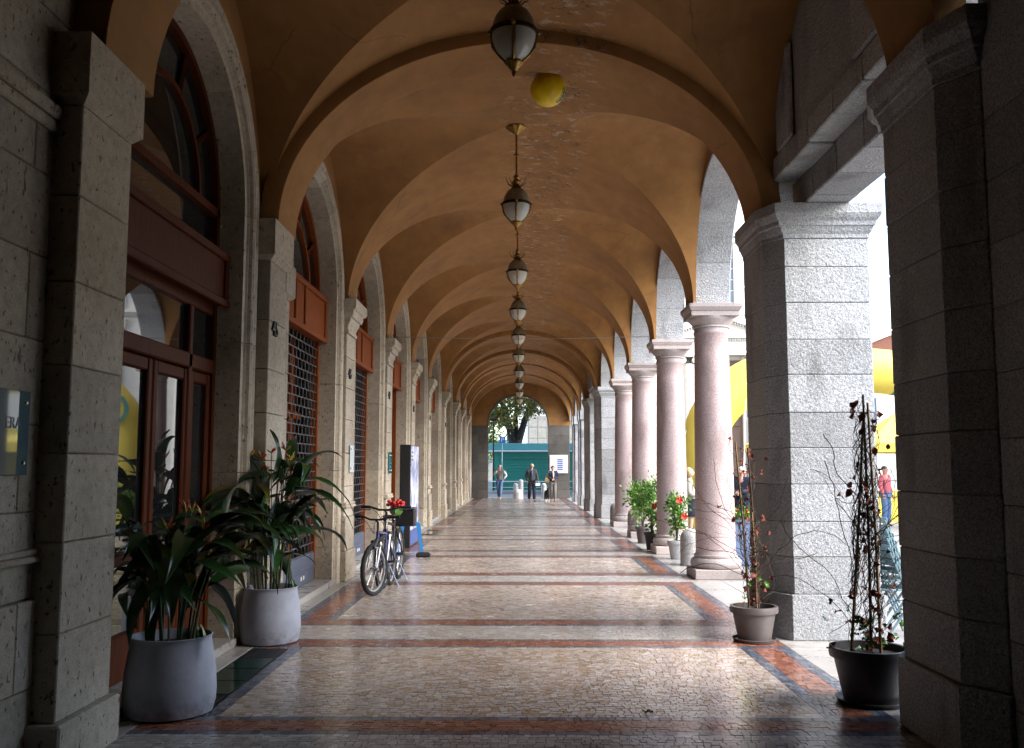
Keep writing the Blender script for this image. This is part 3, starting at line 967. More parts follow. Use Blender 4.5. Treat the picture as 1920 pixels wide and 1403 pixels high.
def column(k):
    gy = G[k]; cx = 2.86
    t = thing('granite_column', COLLAB[k], 'column', (cx, gy, 0), group='pink granite columns')
    s = .37
    put(MB().cbox(cx - s, cx + s, gy - s, gy + s, 0, .14, .01), 'plinth', M['pinkcap'], t)
    put(MB().lathe([(.30, .14), (.345, .15), (.368, .19), (.37, .215), (.362, .25), (.34, .28), (.31, .287), (.305, .30), (.318, .305), (.318, .33), (.30, .338), (.296, .35)], 40, (cx, gy, 0)), 'base', M['pinkcap'], t, True)
    prof = [(.296, .35), (.288, .375)]
    for i in range(13):
        u = i / 12
        prof.append((.288 - .040 * u ** 1.6, .40 + 3.15 * u))
    prof += [(.262, 3.565), (.262, 3.60)]
    put(MB().lathe(prof, 48, (cx, gy, 0)), 'shaft', M['pink'], t, True, 50)
    cap = put(MB().lathe([(.25, 3.60), (.252, 3.66), (.275, 3.665), (.275, 3.685), (.262, 3.69), (.285, 3.72), (.325, 3.765), (.348, 3.80), (.35, 3.815)], 40, (cx, gy, 0)), 'capital', M['pinkcap'], t, True)
    put(MB().rects(cx - .35, cx + .35, gy - .35, gy + .35, [(0, 3.815), (0, 3.88), (.012, 3.89), (.03, 3.93), (.035, 3.94), (.035, 3.99)]), 'abacus', M['pinkcap'], t)
    mb = MB()
    for q in range(46):
        x, yy = cx - .36 + random.uniform(0, .12), gy + random.uniform(-.33, .33)
        mb.tube([(x, yy, 3.985), (x + random.uniform(-.05, .05), yy + random.uniform(-.04, .04), 3.99 + random.uniform(.06, .14))], .0018, 4)
    tag(put(mb, 'bird_spikes', M['iron'], t), kind='stuff')
rw = thing('light_blocking_wall', 'granite wall added to block side light, running back from the shadowed pier at the right edge', 'wall', (2.85, 1, 0))  # added wall, closes the right side to darken the near bays
put(MB().box(2.565, 3.2, -6.2, 4.985, 0, 6.3), 'core', M['mortar'], rw)
z = 0.0; i = 0
while z < 6.2:
    y = 5.0 - (1.1 if i % 2 else 0)
    ys = [(3.6, 5.0), (2.1, 3.6)] if i % 2 else [(4.3, 5.0), (2.9, 4.3), (2.1, 2.9)]
    for a, b in ys:
        put(MB().cbox(2.55, 3.215, a + .002, b - .002, z + .002, z + .348, .006), 'stone_block', M['granite'], rw)
    z += .35; i += 1
for k, ch in enumerate(RIGHT):
    if k < 2: continue
    if ch == 'P': pier(k, True)
    elif ch == 'p': pier(k, False)
    elif ch == 'C': column(k)
# arcade front with arches
front = thing('arcade_front', 'right side arches of grey granite voussoirs carried by the columns and piers', 'arcade', (2.85, 21, ZS))
def half_w(ch): return {'P': .56, 'C': .27, 'p': .34, 'E': .05}[ch]
for k in (2, 8):
    # straight lintels between the paired piers
    a, b = G[k] + .30, G[k + 1] - .30
    lint = put(MB().box(2.535, 3.06, G[k], G[k + 1], 4.62, 6.31), 'lintel', M['granite'], front)
    n = 5
    for i in range(n):
        p, q = a + (b - a) * i / n, a + (b - a) * (i + 1) / n
        put(MB().cbox(2.74, 3.17, p + .003, q - .003, 4.135 + random.uniform(-.004, .004), 4.60, .012), 'lintel_stone', M['granite'], lint)
        put(MB().cbox(2.50, 2.735, p + .003, q - .003, 4.40 + random.uniform(-.012, .012), 4.62 + (0 if i % 2 else .01), .012), 'lintel_stone', M['granite'], lint)
    for p in (a + .35, b - .35 - .5):
        put(MB().cbox(2.49, 2.535, p, p + .5, 4.64, 5.55, .02), 'wall_panel', M['granite'], lint)
for k in range(2, NB):
    if k in (2, 8): continue
    a, b = G[k] + half_w(RIGHT[k]), G[k + 1] - half_w(RIGHT[k + 1])
    yc, r = (a + b) / 2, (b - a) / 2
    ry = min(r, 1.72)
    x0, x1 = 2.545, 3.10
    mb = MB(); n = 40
    inner = [(yc + (r + .004) * math.cos(math.pi * i / n), ZS + (ry + .004) * math.sin(math.pi * i / n)) for i in range(n + 1)]
    hh0, hh1 = yc - G[k], G[k + 1] - yc
    outer = []
    for i in range(n + 1):
        t = math.pi * i / n; c_, s_ = math.cos(t), math.sin(t)
        hh = hh1 if c_ > 0 else hh0
        q = min(hh / abs(c_) if abs(c_) > 1e-6 else 1e9, 2.3 / s_ if s_ > 1e-6 else 1e9)
        outer.append((yc + q * c_, ZS + q * s_))
    for i in range(n):
        mb.quad((2.535, *inner[i]), (2.535, *outer[i]), (2.535, *outer[i + 1]), (2.535, *inner[i + 1]))
        mb.quad((3.06, *inner[i]), (3.06, *outer[i]), (3.06, *outer[i + 1]), (3.06, *inner[i + 1]))
    arch = put(mb, 'arch', M['plaster'], front)
    nv = 9
    for q in range(nv):
        rg = []
        t0, t1 = math.pi * q / nv + .0015, math.pi * (q + 1) / nv - .0015
        for i in range(6):
            t = t0 + (t1 - t0) * i / 5
            c_, s_ = math.cos(t), math.sin(t)
            ch_ = .012
            rr = [(x0, 0 + ch_), (x0 + ch_, 0), (x1 - ch_, 0), (x1, ch_), (x1, .30), (x0, .30)]
            rg.append([(x, yc + (r + s) * c_, ZS + (ry + s) * s_) for x, s in rr])
        put(MB().loft(rg), 'voussoir', M['granite'], arch)

# ------------------------------------------------------------------ end wall
ew = thing('end_wall', 'dark stone end wall with tall round archway, orange plaster above', 'wall', (0, END, 0))
yc0, r_e = -.125, 1.555
ze = 3.76
xl_, xr_ = yc0 - r_e, yc0 + r_e
def endblocks(xa, xb):
    put(MB().box(xa + .01, xb - .01, END + .012, END + .5, 0, ze), 'core', M['mortar'], ew)
    z = 0.0; i = 0
    while z < ze - .01:
        z1 = min(z + (.42 if i == 0 else .47), ze)
        if ze - z1 < .2: z1 = ze
        cuts = [xa, xb] if i % 2 else [xa, xa + (xb - xa) * .42, xb]
        for p, q in zip(cuts[:-1], cuts[1:]):
            e = .03 if i == 0 else 0
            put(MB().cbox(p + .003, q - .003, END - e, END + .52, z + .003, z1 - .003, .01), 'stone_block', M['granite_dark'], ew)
        z = z1; i += 1
endblocks(XW, xl_); endblocks(xr_, 2.55)
mb = MB(); n = 48
inner = [(yc0 + r_e * math.cos(math.pi * i / n), ze + r_e * math.sin(math.pi * i / n)) for i in range(n + 1)]
outer = []
for i in range(n + 1):
    t = math.pi * i / n; c_, s_ = math.cos(t), math.sin(t)
    hh = (2.60 - yc0) if c_ > 0 else (2.65 + yc0)
    q = min(hh / abs(c_) if abs(c_) > 1e-6 else 1e9, 2.7 / s_ if s_ > 1e-6 else 1e9)
    outer.append((yc0 + q * c_, ze + q * s_))
for i in range(n):
    mb.quad((inner[i][0], END, inner[i][1]), (outer[i][0], END, outer[i][1]), (outer[i + 1][0], END, outer[i + 1][1]), (inner[i + 1][0], END, inner[i + 1][1]))
    mb.quad((inner[i][0], END, inner[i][1]), (inner[i + 1][0], END, inner[i + 1][1]), (inner[i + 1][0], END + .5, inner[i + 1][1]), (inner[i][0], END + .5, inner[i][1]))
put(mb, 'tympanum', M['plaster'], ew)
rg = []
for i in range(n + 1):
    t = math.pi * i / n
    rg.append([(yc0 + (r_e - .004) * math.cos(t), END - .02, ze + (r_e - .004) * math.sin(t)), (yc0 + (r_e + .05) * math.cos(t), END - .02, ze + (r_e + .05) * math.sin(t)), (yc0 + (r_e + .05) * math.cos(t), END + .53, ze + (r_e + .05) * math.sin(t)), (yc0 + (r_e - .004) * math.cos(t), END + .53, ze + (r_e - .004) * math.sin(t))])
put(MB().loft(rg), 'arch_ring', M['granite_dark'], ew)
# notice board on the end wall
nb = thing('notice_board', 'white notice board with blue lists on the dark end wall', 'notice board', (1.95, END - .06, 1.9))
put(MB().cbox(1.50, 2.44, END - .07, END - .025, 1.28, 2.22, .01), 'board', M['notice'], nb)
put(MB().box(1.86, 2.22, END - .075, END - .072, 1.36, 2.15), 'sheet', M['notice'], nb)
for i in range(6): put(MB().box(1.9, 2.18, END - .078, END - .0765, 1.45 + i * .1, 1.51 + i * .1), 'printed_line', M['notice_blue'], nb)
put(MB().box(1.54, 1.82, END - .075, END - .072, 1.36, 2.15), 'sheet', M['notice'], nb)

# ------------------------------------------------------------------ tie cables across the vault
def cable(y, z, label):
    pts = [(-2.42 + 4.86 * i / 12, y, z - .05 * math.sin(math.pi * i / 12)) for i in range(13)]
    tag(put(MB().tube(pts, .006, 6), 'tie_cable', M['cable'], None, True), label, 'cable', 'thin cables strung across the vault')
cable(17.5, 4.06, 'thin cable strung across the vault at the second pink column')
cable(34.6, 4.20, 'thin cable strung across the vault at the dark far piers')
cable(47.8, 4.10, 'thin cable strung across right before the far end wall')

# ------------------------------------------------------------------ hanging lanterns
LANLAB = ['nearest brass and milk glass lantern hanging at the top of the picture', 'second hanging lantern from the camera, its rosette and long rod in view', 'third hanging lantern from the camera in the row',
          'fourth hanging lantern from the camera in the row', 'fifth hanging lantern from the camera in the row', 'sixth hanging lantern, before the dark pier ribs', 'seventh hanging lantern, between the dark pier ribs', 'eighth hanging lantern from the camera, dark against the vault',
          'third hanging lantern from the far arch', 'last hanging lantern, seen against the far tree']
def make_lantern():
    t = thing('hanging_lantern', LANLAB[0], 'lantern', (0, 0, 0), group='lanterns hanging along the vault')
    L = lambda mb, n, m, sm=True, par=None: put(mb, n, m, par or t, sm, 35, True)
    # origin at the globe equator
    ztop = 1.02
    ros = L(MB().lathe([(.015, ztop - .10), (.03, ztop - .09), (.06, ztop - .06), (.115, ztop - .025), (.13, ztop - .01), (.125, ztop)], 20, wob=lambda u, z: 1 + .08 * math.cos(u * 2 * math.pi * 10)), 'rosette', M['brass'])
    L(MB().tube([(0, 0, ztop - .06), (0, 0, .36)], .013, 8), 'rod', M['brass'])
    L(MB().lathe([(.013, .63), (.035, .635), (.035, .655), (.013, .66)], 12), 'knop', M['brass'])
    L(MB().lathe([(.016, .20), (.05, .205), (.075, .215), (.05, .235), (.04, .26), (.06, .285), (.045, .31), (.025, .325), (.04, .345), (.042, .36), (.02, .385), (.014, .40)], 16), 'crown', M['brass'])
    sp = MB()
    for i in range(10):
        a = 2 * math.pi * i / 10 + .2
        sp.tube([(.04 * math.cos(a), .04 * math.sin(a), .23), (.11 * math.cos(a), .11 * math.sin(a), .27), (.14 * math.cos(a), .14 * math.sin(a), .33 + .03 * (i % 2))], [.005, .004, .0015], 5)
    tag(L(sp, 'leaf_spray', M['bronze']), kind='stuff')
    up = [(.03, .212), (.075, .20), (.115, .165), (.148, .115), (.166, .06), (.173, .008)]
    L(MB().lathe(up, 32, cap=False), 'upper_globe', M['milk_top'])
    lo = [(.173, -.008), (.168, -.06), (.152, -.115), (.125, -.165), (.09, -.205), (.055, -.235), (.03, -.245)]
    L(MB().lathe(lo, 32, cap=False), 'lower_globe', M['milk'])
    L(MB().lathe([(.170, -.018), (.184, -.016), (.188, 0), (.184, .016), (.170, .018)], 40, wob=lambda u, z: 1 + .012 * math.cos(u * 2 * math.pi * 20)), 'ring', M['bronze'])
    for i in range(4):
        a = math.pi / 2 * i - math.pi / 2
        pts = [(r * 1.03 * math.cos(a), r * 1.03 * math.sin(a), z) for r, z in lo]
        s = L(MB().tube(pts, [.013, .010, .016, .009, .012, .012, .010], 8), 'strap', M['brass'])
        L(MB().lathe([(.002, -.02), (.016, -.012), (.02, 0), (.016, .012), (.002, .02)], 10, (.19 * math.cos(a), .19 * math.sin(a), 0)), 'boss', M['brass'], True, s)
    L(MB().lathe([(.066, -.232), (.07, -.245), (.058, -.262), (.04, -.275), (.03, -.295), (.016, -.305), (.018, -.325), (.008, -.345), (.002, -.36)], 18, wob=lambda u, z: 1 + .05 * math.cos(u * 2 * math.pi * 8)), 'finial', M['brass'])
    return t
lan0 = make_lantern()
for i, k in enumerate(range(2, NB)):
    o = lan0 if i == 0 else copy_tree(lan0)
    o.location = (-.05, 6.95 if i == 0 else (G[k] + G[k + 1]) / 2, 4.955)
    o['label'] = LANLAB[min(i, 9)]

# ------------------------------------------------------------------ balloon under the vault
bx, by, bz, br = .312, 10.02, 5.79, .20
t = thing('balloon', 'yellow balloon with green print resting against the vault', 'balloon', (bx, by, bz))
prof = []
for i in range(25):
    a = -math.pi / 2 + math.pi * i / 24
    prof.append((max(.001, br * math.cos(a)), br * math.sin(a) * (1 if a < 0 else .84)))
put(MB().lathe(prof, 40), 'skin', M['yellow_ball'], t, True, 60, True)
bw = Vector((-.31, -10.0, -4.2)).normalized(); brt = Vector((1, 0, 0)); brt = (brt - bw * brt.dot(bw)).normalized(); bup = bw.cross(brt)
if bup.z < 0: bup = -bup
def arcpatch(th0, th1, az0, az1, m, name, lift=.0015):
    rr = br + lift; rg = []
    for i in range(13):
        az = R(az0 + (az1 - az0) * i / 12)
        ring = []
        for q in range(4):
            th = R(th0 + (th1 - th0) * q / 3)
            d = bw * math.cos(th) + (brt * math.cos(az) + bup * math.sin(az)) * math.sin(th)
            ring.append(tuple(d * rr))
        rg.append(ring)
    return put(MB().loft(rg, False, False), name, m, t, True, 60, True)
arcpatch(58, 66, -58, 6, M['teal'], 'printed_band')
arcpatch(76, 84, -50, 4, M['teal'], 'printed_band')
for i in range(9): arcpatch(51, 54.5, -58 + i * 7, -53.5 + i * 7, M['black'], 'printed_letter')
for i in range(3): arcpatch(68, 73, -44 + i * 14, -37 + i * 14, M['black'], 'printed_letter')
for i in range(4): arcpatch(70, 75, 118 + i * 7, 122.5 + i * 7, M['black'], 'printed_letter')
put(MB().lathe([(.001, -.012), (.008, -.008), (.008, .0), (.004, .006)], 8, (.0, -br * .93, .06)), 'valve', M['brown'], t, True, 35, True)
put(MB().tube([(0, -.05, -br), (.01, -.06, -.45), (.02, -.05, -.62)], .0012, 4), 'string', M['white'], t, False, 35, True)
#SECTION2

# ------------------------------------------------------------------ plants
def leaf_mesh(name, L, W, a0, droop, seg=9, fold=.25):
    mb = MB(); x = z = 0.0; rings = []
    for i in range(seg + 1):
        s_ = i / seg
        w = W * max(.03, math.sin(math.pi * min(1, s_ ** .75 * .97 + .02))) * (.6 + .4 * (1 - s_))
        ang = a0 - droop * s_ ** 1.3
        nx, nz = -math.sin(ang), math.cos(ang)
        up = w * fold
        wv = .012 * math.sin(s_ * 9)
        rings.append([(x + nx * up, -w, z + nz * up + wv), (x + nx * up * .3, -w * .5, z + nz * up * .3), (x, 0, z), (x + nx * up * .3, w * .5, z + nz * up * .3), (x + nx * up, w, z + nz * up - wv)])
        x += L / seg * math.cos(ang); z += L / seg * math.sin(ang)
    mb.loft(rings, False, False)
    return mb.mesh(name, True, 80)
LEAVES = [leaf_mesh('leaf', L, W, a, d) for L, W, a, d in ((.62, .070, .7, 1.9), (.76, .074, .9, 2.3), (.55, .062, 1.1, 1.4), (.70, .07, .35, 1.5), (.48, .075, .2, 1.7), (.58, .075, -.4, .9))]
for l_ in LEAVES: l_.materials.append(M['leaf'])
def big_pot(name, label, loc, r, h):
    t = thing(name, label, 'plant pot', loc, group='big grey pots by the shop door')
    prof = [(r * .80, 0), (r * .93, .015), (r * .99, .08), (r, h * .3), (r * .975, h * .55), (r * .92, h * .78), (r * .87, h * .92), (r * .865, h * .97), (r * .90, h), (r * .87, h + .004), (r * .83, h - .02), (r * .82, h - .07)]
    put(MB().lathe(prof, 48, wob=lambda u, z: 1 + .012 * math.sin(u * 6.283 * 2 + z * 4) + .006 * math.sin(u * 6.283 * 5)), 'body', M['pot'], t, True, 50, True)
    put(MB().lathe([(r * .825, h - .075), (r * .5, h - .05), (.01, h - .045)], 30), 'soil', M['soil'], t, True, 50, True)
    return t
def ginger(label, loc, h, n, seed, spread, flowers):
    rd = random.Random(seed)
    t = thing('ginger_plant', label, 'plant', loc, group='long leaved plants in the big grey pots')
    for i in range(n):
        a = rd.uniform(0, 6.283); rr = rd.uniform(.02, .17)
        hh = h * rd.uniform(.45, 1.0)
        lean = rd.uniform(.02, spread) * (hh / h)
        a2 = a + rd.uniform(-.5, .5)
        base = Vector((rr * math.cos(a), rr * math.sin(a), 0))
        tip = base + Vector((lean * math.cos(a2), lean * math.sin(a2), hh))
        mid = base.lerp(tip, .5) - Vector((math.cos(a2), math.sin(a2), 0)) * lean * .15
        put(MB().tube([base, mid, tip], [.009, .0075, .004], 6), 'stem', M['stem'], t, True, 60, True)
        nl = rd.randint(3, 5)
        for q in range(nl):
            u = 1 - q * rd.uniform(.10, .17)
            p = base.lerp(tip, u) if u > .5 else mid.lerp(tip, u)
            me = LEAVES[rd.randrange(len(LEAVES)) if q else rd.choice((0, 1, 2, 3))]
            az = a2 + (q % 2) * math.pi * rd.uniform(.4, .9) + rd.uniform(-1.0, 1.0)
            s_ = rd.uniform(.62, 1.0)
            o = link('leaf', me, None, t, p, (rd.uniform(-.5, .5), rd.uniform(-.35, .35), az), (s_, s_ * rd.uniform(.9, 1.25), s_))
    for i in range(flowers):
        a = rd.uniform(0, 6.283); rr = rd.uniform(.05, .28)
        p = Vector((rr * math.cos(a), rr * math.sin(a), h * rd.uniform(.92, 1.12)))
        f = put(MB().tube([(0, 0, h * .4), p * .8 + Vector((0, 0, h * .05)), p], .004, 5), 'flower_stem', M['stem'], t, True, 60, True)
        for q in range(5):
            b = rd.uniform(0, 6.283)
            d = Vector((math.cos(b) * .05, math.sin(b) * .05, rd.uniform(.03, .09)))
            put(MB().tube([p, p + d * .6, p + d], [.004, .009, .001], 5), 'bract', M['bract_red'] if q % 2 else M['bract_yel'], f, True, 60, True)
    return t
big_pot('plant_pot', 'big blue grey round pot at the left pilaster, nearest the camera', (-2.30, 6.27, 0), .29, .50)
ginger('dark green plant with long drooping leaves in the nearest grey pot', (-2.30, 6.27, .45), .80, 17, 3, .26, 5)
big_pot('plant_pot', 'second big grey round pot, beyond the green floor grate', (-2.31, 8.76, 0), .275, .50)
ginger('taller dark plant with long leaves in the second grey pot', (-2.31, 8.76, .45), 1.20, 19, 9, .20, 8)
# a few long leaves reaching out as in the picture
def extra(par_label, items):
    for o in list(COL.objects):
        if o.get('label') == par_label:
            for p, me, rot, s_ in items:
                link('leaf', LEAVES[me], None, o, p, rot, (s_, s_ * .9, s_))
extra('dark green plant with long drooping leaves in the nearest grey pot', [((-.10, -.05, .66), 3, (0, .1, R(188)), 1.05), ((.1, -.02, .62), 1, (0, 0, R(8)), 1.1), ((.12, .05, .60), 1, (.2, .1, R(-12)), 1.15), ((.1, -.1, .56), 0, (0, .1, R(-30)), 1.1), ((.05, -.15, .5), 4, (0, .2, R(-70)), 1.2), ((0, -.15, .42), 4, (0, .3, R(-100)), 1.2)])
extra('taller dark plant with long leaves in the second grey pot', [((.05, 0, 1.02), 3, (0, .15, R(-5)), 1.2), ((.05, 0, .92), 3, (0, .2, R(-14)), 1.3), ((-.05, 0, .85), 2, (0, -.3, R(172)), 1.1), ((-.02, .05, 1.0), 2, (0, -.9, R(150)), 1.0)])
rd = random.Random(5)
for par in ('dark green plant with long drooping leaves in the nearest grey pot', 'taller dark plant with long leaves in the second grey pot'):
    for o in list(COL.objects):
        if o.get('label') == par:
            for q in range(3):
                me = LEAVES[5].copy(); me.materials.clear(); me.materials.append(M['leaf_new'])
                a = rd.uniform(-1.2, .2)
                link('young_leaf', me, None, o, (.2 * math.cos(a), .2 * math.sin(a), .12), (0, .9, a), (.55, .55, .55))

def leafcloud(name, pts, size, mat, parent, seed, aspect=.5):
    rg_ = np.random.default_rng(seed)
    n = len(pts); pts = np.asarray(pts)
    d = rg_.normal(size=(n, 3)); d /= np.linalg.norm(d, axis=1)[:, None]
    e = rg_.normal(size=(n, 3)); e -= d * (d * e).sum(1)[:, None]; e /= np.linalg.norm(e, axis=1)[:, None]
    s_ = size * rg_.uniform(.6, 1.25, (n, 1))
    nrm = np.cross(d, e)
    V = np.stack([pts - d * s_ * .5, pts + e * s_ * aspect * .5 + nrm * s_ * .08, pts + d * s_ * .5, pts - e * s_ * aspect * .5 + nrm * s_ * .08], 1).reshape(-1, 3)
    F = np.arange(n * 4).reshape(-1, 4)
    me = bpy.data.meshes.new(name)
    me.vertices.add(len(V)); me.vertices.foreach_set('co', V.astype(np.float32).ravel())
    me.loops.add(F.size); me.loops.foreach_set('vertex_index', F.astype(np.int32).ravel())
    me.polygons.add(n); me.polygons.foreach_set('loop_start', np.arange(0, F.size, 4, dtype=np.int32))
    at = me.attributes.new('rnd', 'FLOAT', 'POINT')
    at.data.foreach_set('value', np.repeat(rg_.uniform(0, 1, n), 4).astype(np.float32))
    me.update(calc_edges=True)
    o = link(name, me, mat, parent); tag(o, kind='stuff')
    return o

def small_pot(label, loc, r0, r1, h, mat, rim=.012, saucer=False):
    t = thing('plant_pot', label, 'plant pot', loc, group='plastic pots along the right side')
    put(MB().lathe([(r0, 0), (r0 + (r1 - r0) * .1, .02), (r1 * .97, h * .80), (r1 * .97, h * .81), (r1 + rim, h * .82), (r1 + rim + .005, h * .9), (r1 + rim, h), (r1 - .01, h), (r1 - .015, h - .06)], 40), 'body', mat, t, True, 35, True)
    put(MB().lathe([(r1 - .012, h - .05), (.01, h - .035)], 24), 'soil', M['soil'], t, True, 60, True)
    if saucer:
        put(MB().lathe([(r0 + .01, .001), (r0 + .045, .004), (r0 + .06, .03), (r0 + .052, .032), (r0 + .04, .012), (r0 + .005, .010)], 40), 'saucer', mat, t, True, 35, True)
    return t
def hibiscus(label, loc, w, h, n, seed, flowers):
    rd = random.Random(seed); rg_ = np.random.default_rng(seed)
    t = thing('hibiscus_bush', label, 'bush', loc, group='flowering hibiscus bushes in pots')
    cs = []
    for i in range(11):
        a = rd.uniform(0, 6.283); rr = rd.uniform(.2, .9) * w
        z = rd.uniform(.22, .95) * h
        p = Vector((rr * math.cos(a), rr * math.sin(a) * .9, z)); cs.append(p)
        put(MB().tube([(0, 0, -.02), (p.x * .3, p.y * .3, z * .5), p], [.010, .007, .003], 5), 'branch', M['stem'], t, True, 60, True)
    pts = []
    for i in range(n):
        c = rd.choice(cs)
        pts.append((c.x + rg_.normal() * w * .33, c.y + rg_.normal() * w * .33, max(.02, c.z + rg_.normal() * h * .11)))
    leafcloud('foliage', pts, .075, M['hib'], t, seed, .62)
    for (x, y, z) in flowers:
        f = put(MB().lathe([(.002, 0), (.006, .02), (.005, .045), (.001, .05)], 8, (x, y - .02, z)), 'flower', M['bract_yel'], t, True, 60, True)
        for q in range(5):
            a = q * 1.2566
            c = Vector((x, y, z)); d = Vector((math.cos(a), -.35, math.sin(a))); e = Vector((-math.sin(a), 0, math.cos(a)))
            put(MB().add([c, c + d * .035 + e * .03, c + d * .062 + e * .012, c + d * .062 - e * .012, c + d * .035 - e * .03], [(0, 1, 2, 3, 4)]), 'petal', M['petal'], f, False, 35, True)
    return t
small_pot('pale grey plant pot with red hibiscus, beside the domed bollard', (2.74, 16.6, 0), .11, .155, .32, M['pot_white'])
hibiscus('nearest hibiscus bush with one big red flower at right', (2.74, 16.6, .29), .20, .80, 620, 21, [(.10, -.22, .46), (.02, -.2, .74)])
small_pot('dark plastic pot standing in the middle of the three hibiscus pots', (2.56, 18.45, 0), .10, .145, .34, M['pot_dark'])
hibiscus('middle hibiscus bush with red flower over the dark pot', (2.56, 18.45, .3), .26, .98, 900, 22, [(.10, -.26, .38), (.02, -.25, .55)])
small_pot('brown plastic pot farthest back of the three hibiscus pots', (2.60, 20.0, 0), .12, .16, .36, M['pot_brown'])
hibiscus('farthest hibiscus bush, leafy with yellowing leaves and no open flower', (2.58, 20.0, .3), .33, 1.02, 1100, 23, [])

def climber(label, loc, h, seed, lean, nv, leaves, greens):
    rd = random.Random(seed)
    t = thing('dry_climber', label, 'climbing plant', loc, group='withered climbers in the pots on the right')
    stakes = []
    for i, (dx, dy, tx, ty, hh) in enumerate(lean):
        put(MB().tube([(dx, dy, -.05), ((dx + tx) / 2 + .008, (dy + ty) / 2, hh / 2), (tx, ty, hh)], [.011, .010, .008], 6), 'stake', M['bamboo'] if i % 2 == 0 else M['vine'], t, True, 60, True)
        stakes.append((Vector((dx, dy, 0)), Vector((tx, ty, hh))))
    mb = MB()
    for i in range(nv):
        a, b = rd.choice(stakes)
        u = rd.uniform(0, .5); p = a.lerp(b, u)
        ph = rd.uniform(0, 6.283); pts = []
        steps = rd.randint(14, 26)
        loose = rd.random() < .45
        vel = Vector((rd.uniform(-.03, .03), rd.uniform(-.03, .03), .04))
        for q in range(steps):
            if loose:
                vel += Vector((rd.uniform(-.014, .014), rd.uniform(-.012, .012), rd.uniform(-.012, .010)))
                vel.x -= .0012 * (1 if seed % 2 else -.4)
                if vel.length > .05: vel *= .05 / vel.length
                p = p + vel
                pp = p
                if pp.z < .01: break
            else:
                u += rd.uniform(.015, .04)
                if u > 1.02: break
                ph += rd.uniform(.3, .9)
                base = a.lerp(b, u)
                rr = rd.uniform(.012, .05) + .03 * (u > .8)
                pp = base + Vector((rr * math.cos(ph), rr * math.sin(ph), 0))
            pts.append(pp.copy())
        if len(pts) > 3:
            mb.tube(pts, [rd.uniform(.0016, .0034)] * len(pts), 4)
    tag(put(mb, 'vine', M['vine'], t, False, 35, True), kind='stuff')
    ml = leaf_mesh('dry_leaf', .055, .022, .3, 1.2, 4, .5); ml.materials.append(M['dry'])
    mg = leaf_mesh('green_leaf', .07, .024, .5, .9, 4, .3); mg.materials.append(M['leaf_new'])
    for i in range(leaves):
        a, b = rd.choice(stakes); u = rd.uniform(.02, 1) ** 1.3
        p = a.lerp(b, u) + Vector((rd.gauss(0, .08), rd.gauss(0, .06), rd.gauss(0, .03)))
        link('dry_leaf', ml, None, t, p, (rd.uniform(-2, 2), rd.uniform(-2, 2), rd.uniform(0, 6)), [rd.uniform(.7, 1.4)] * 3)
    for i in range(greens):
        p = Vector((rd.gauss(0, .12), rd.gauss(0, .08), rd.uniform(.04, .28)))
        link('green_leaf', mg, None, t, p, (rd.uniform(-1, 1), rd.uniform(-1, 1), rd.uniform(0, 6)), [rd.uniform(.7, 1.4)] * 3)
small_pot('grey brown plastic pot on a saucer before the lit pier', (2.165, 8.86, 0), .145, .20, .32, M['pot_brown'], .018, True)
climber('withered climber on two stakes in the grey brown pot', (2.165, 8.86, .28), 1.55, 31, [(-.04, 0, -.13, .02, 1.56), (.05, .02, -.02, 0, 1.50), (.02, -.03, .0, -.02, .9)], 62, 60, 8)
small_pot('large black plastic pot half in shadow by the huge dark pier', (2.40, 6.60, 0), .175, .245, .37, M['pot_dark'], .02, True)
climber('tall withered climber with dark stakes in the large black pot', (2.40, 6.60, .33), 1.8, 34, [(-.13, 0, .03, .02, 1.70), (.02, .02, .02, .0, 1.78), (.07, -.02, .05, 0, 1.72)], 78, 80, 34)

# ------------------------------------------------------------------ bollards
def bollard(label, loc, r, h, mat, grp):
    prof = [(r * 1.03, 0), (r, .02), (r * .985, h - r * .95)]
    for i in range(1, 9):
        a = math.pi / 2 * i / 8
        prof.append((max(.002, r * .985 * math.cos(a)), h - r * .95 + r * .95 * math.sin(a)))
    t = thing('bollard', label, 'bollard', loc, group=grp)
    put(MB().lathe(prof, 32), 'post', mat, t, True, 60, True)
    put(MB().lathe([(r * 1.05, -.02), (r * 1.07, .004), (r * 1.03, .008), (r * .9, .01)], 32), 'footing', M['mortar_pale'], t, True, 60, True)
GB = 'domed granite bollards between the columns'
bollard('domed granite bollard left of the nearest pink column', (2.80, 15.55, 0), .18, .60, M['bollard'], GB)
bollard('domed granite bollard half hidden behind the hibiscus pots', (2.74, 22.7, 0), .17, .60, M['bollard'], GB)
bollard('domed granite bollard beside the farthest pink column', (2.70, 26.7, 0), .17, .60, M['bollard'], GB)
FB = 'pale bollards beyond the far archway'
bollard('short wide grey white bollard in front of the far archway', (-.12, 47.5, 0), .24, .49, M['whitestone'], FB)
bollard('white bollard behind and left of the wide one beyond the archway', (-.26, 50.2, -.03), .13, .79, M['whitestone'], FB)
bollard('tallest white bollard, behind and right of the wide one', (.02, 51.2, -.03), .13, .97, M['whitestone'], FB)
bollard('lone white bollard between the man in blazer and the woman', (1.24, 50.0, -.03), .14, .78, M['whitestone'], FB)

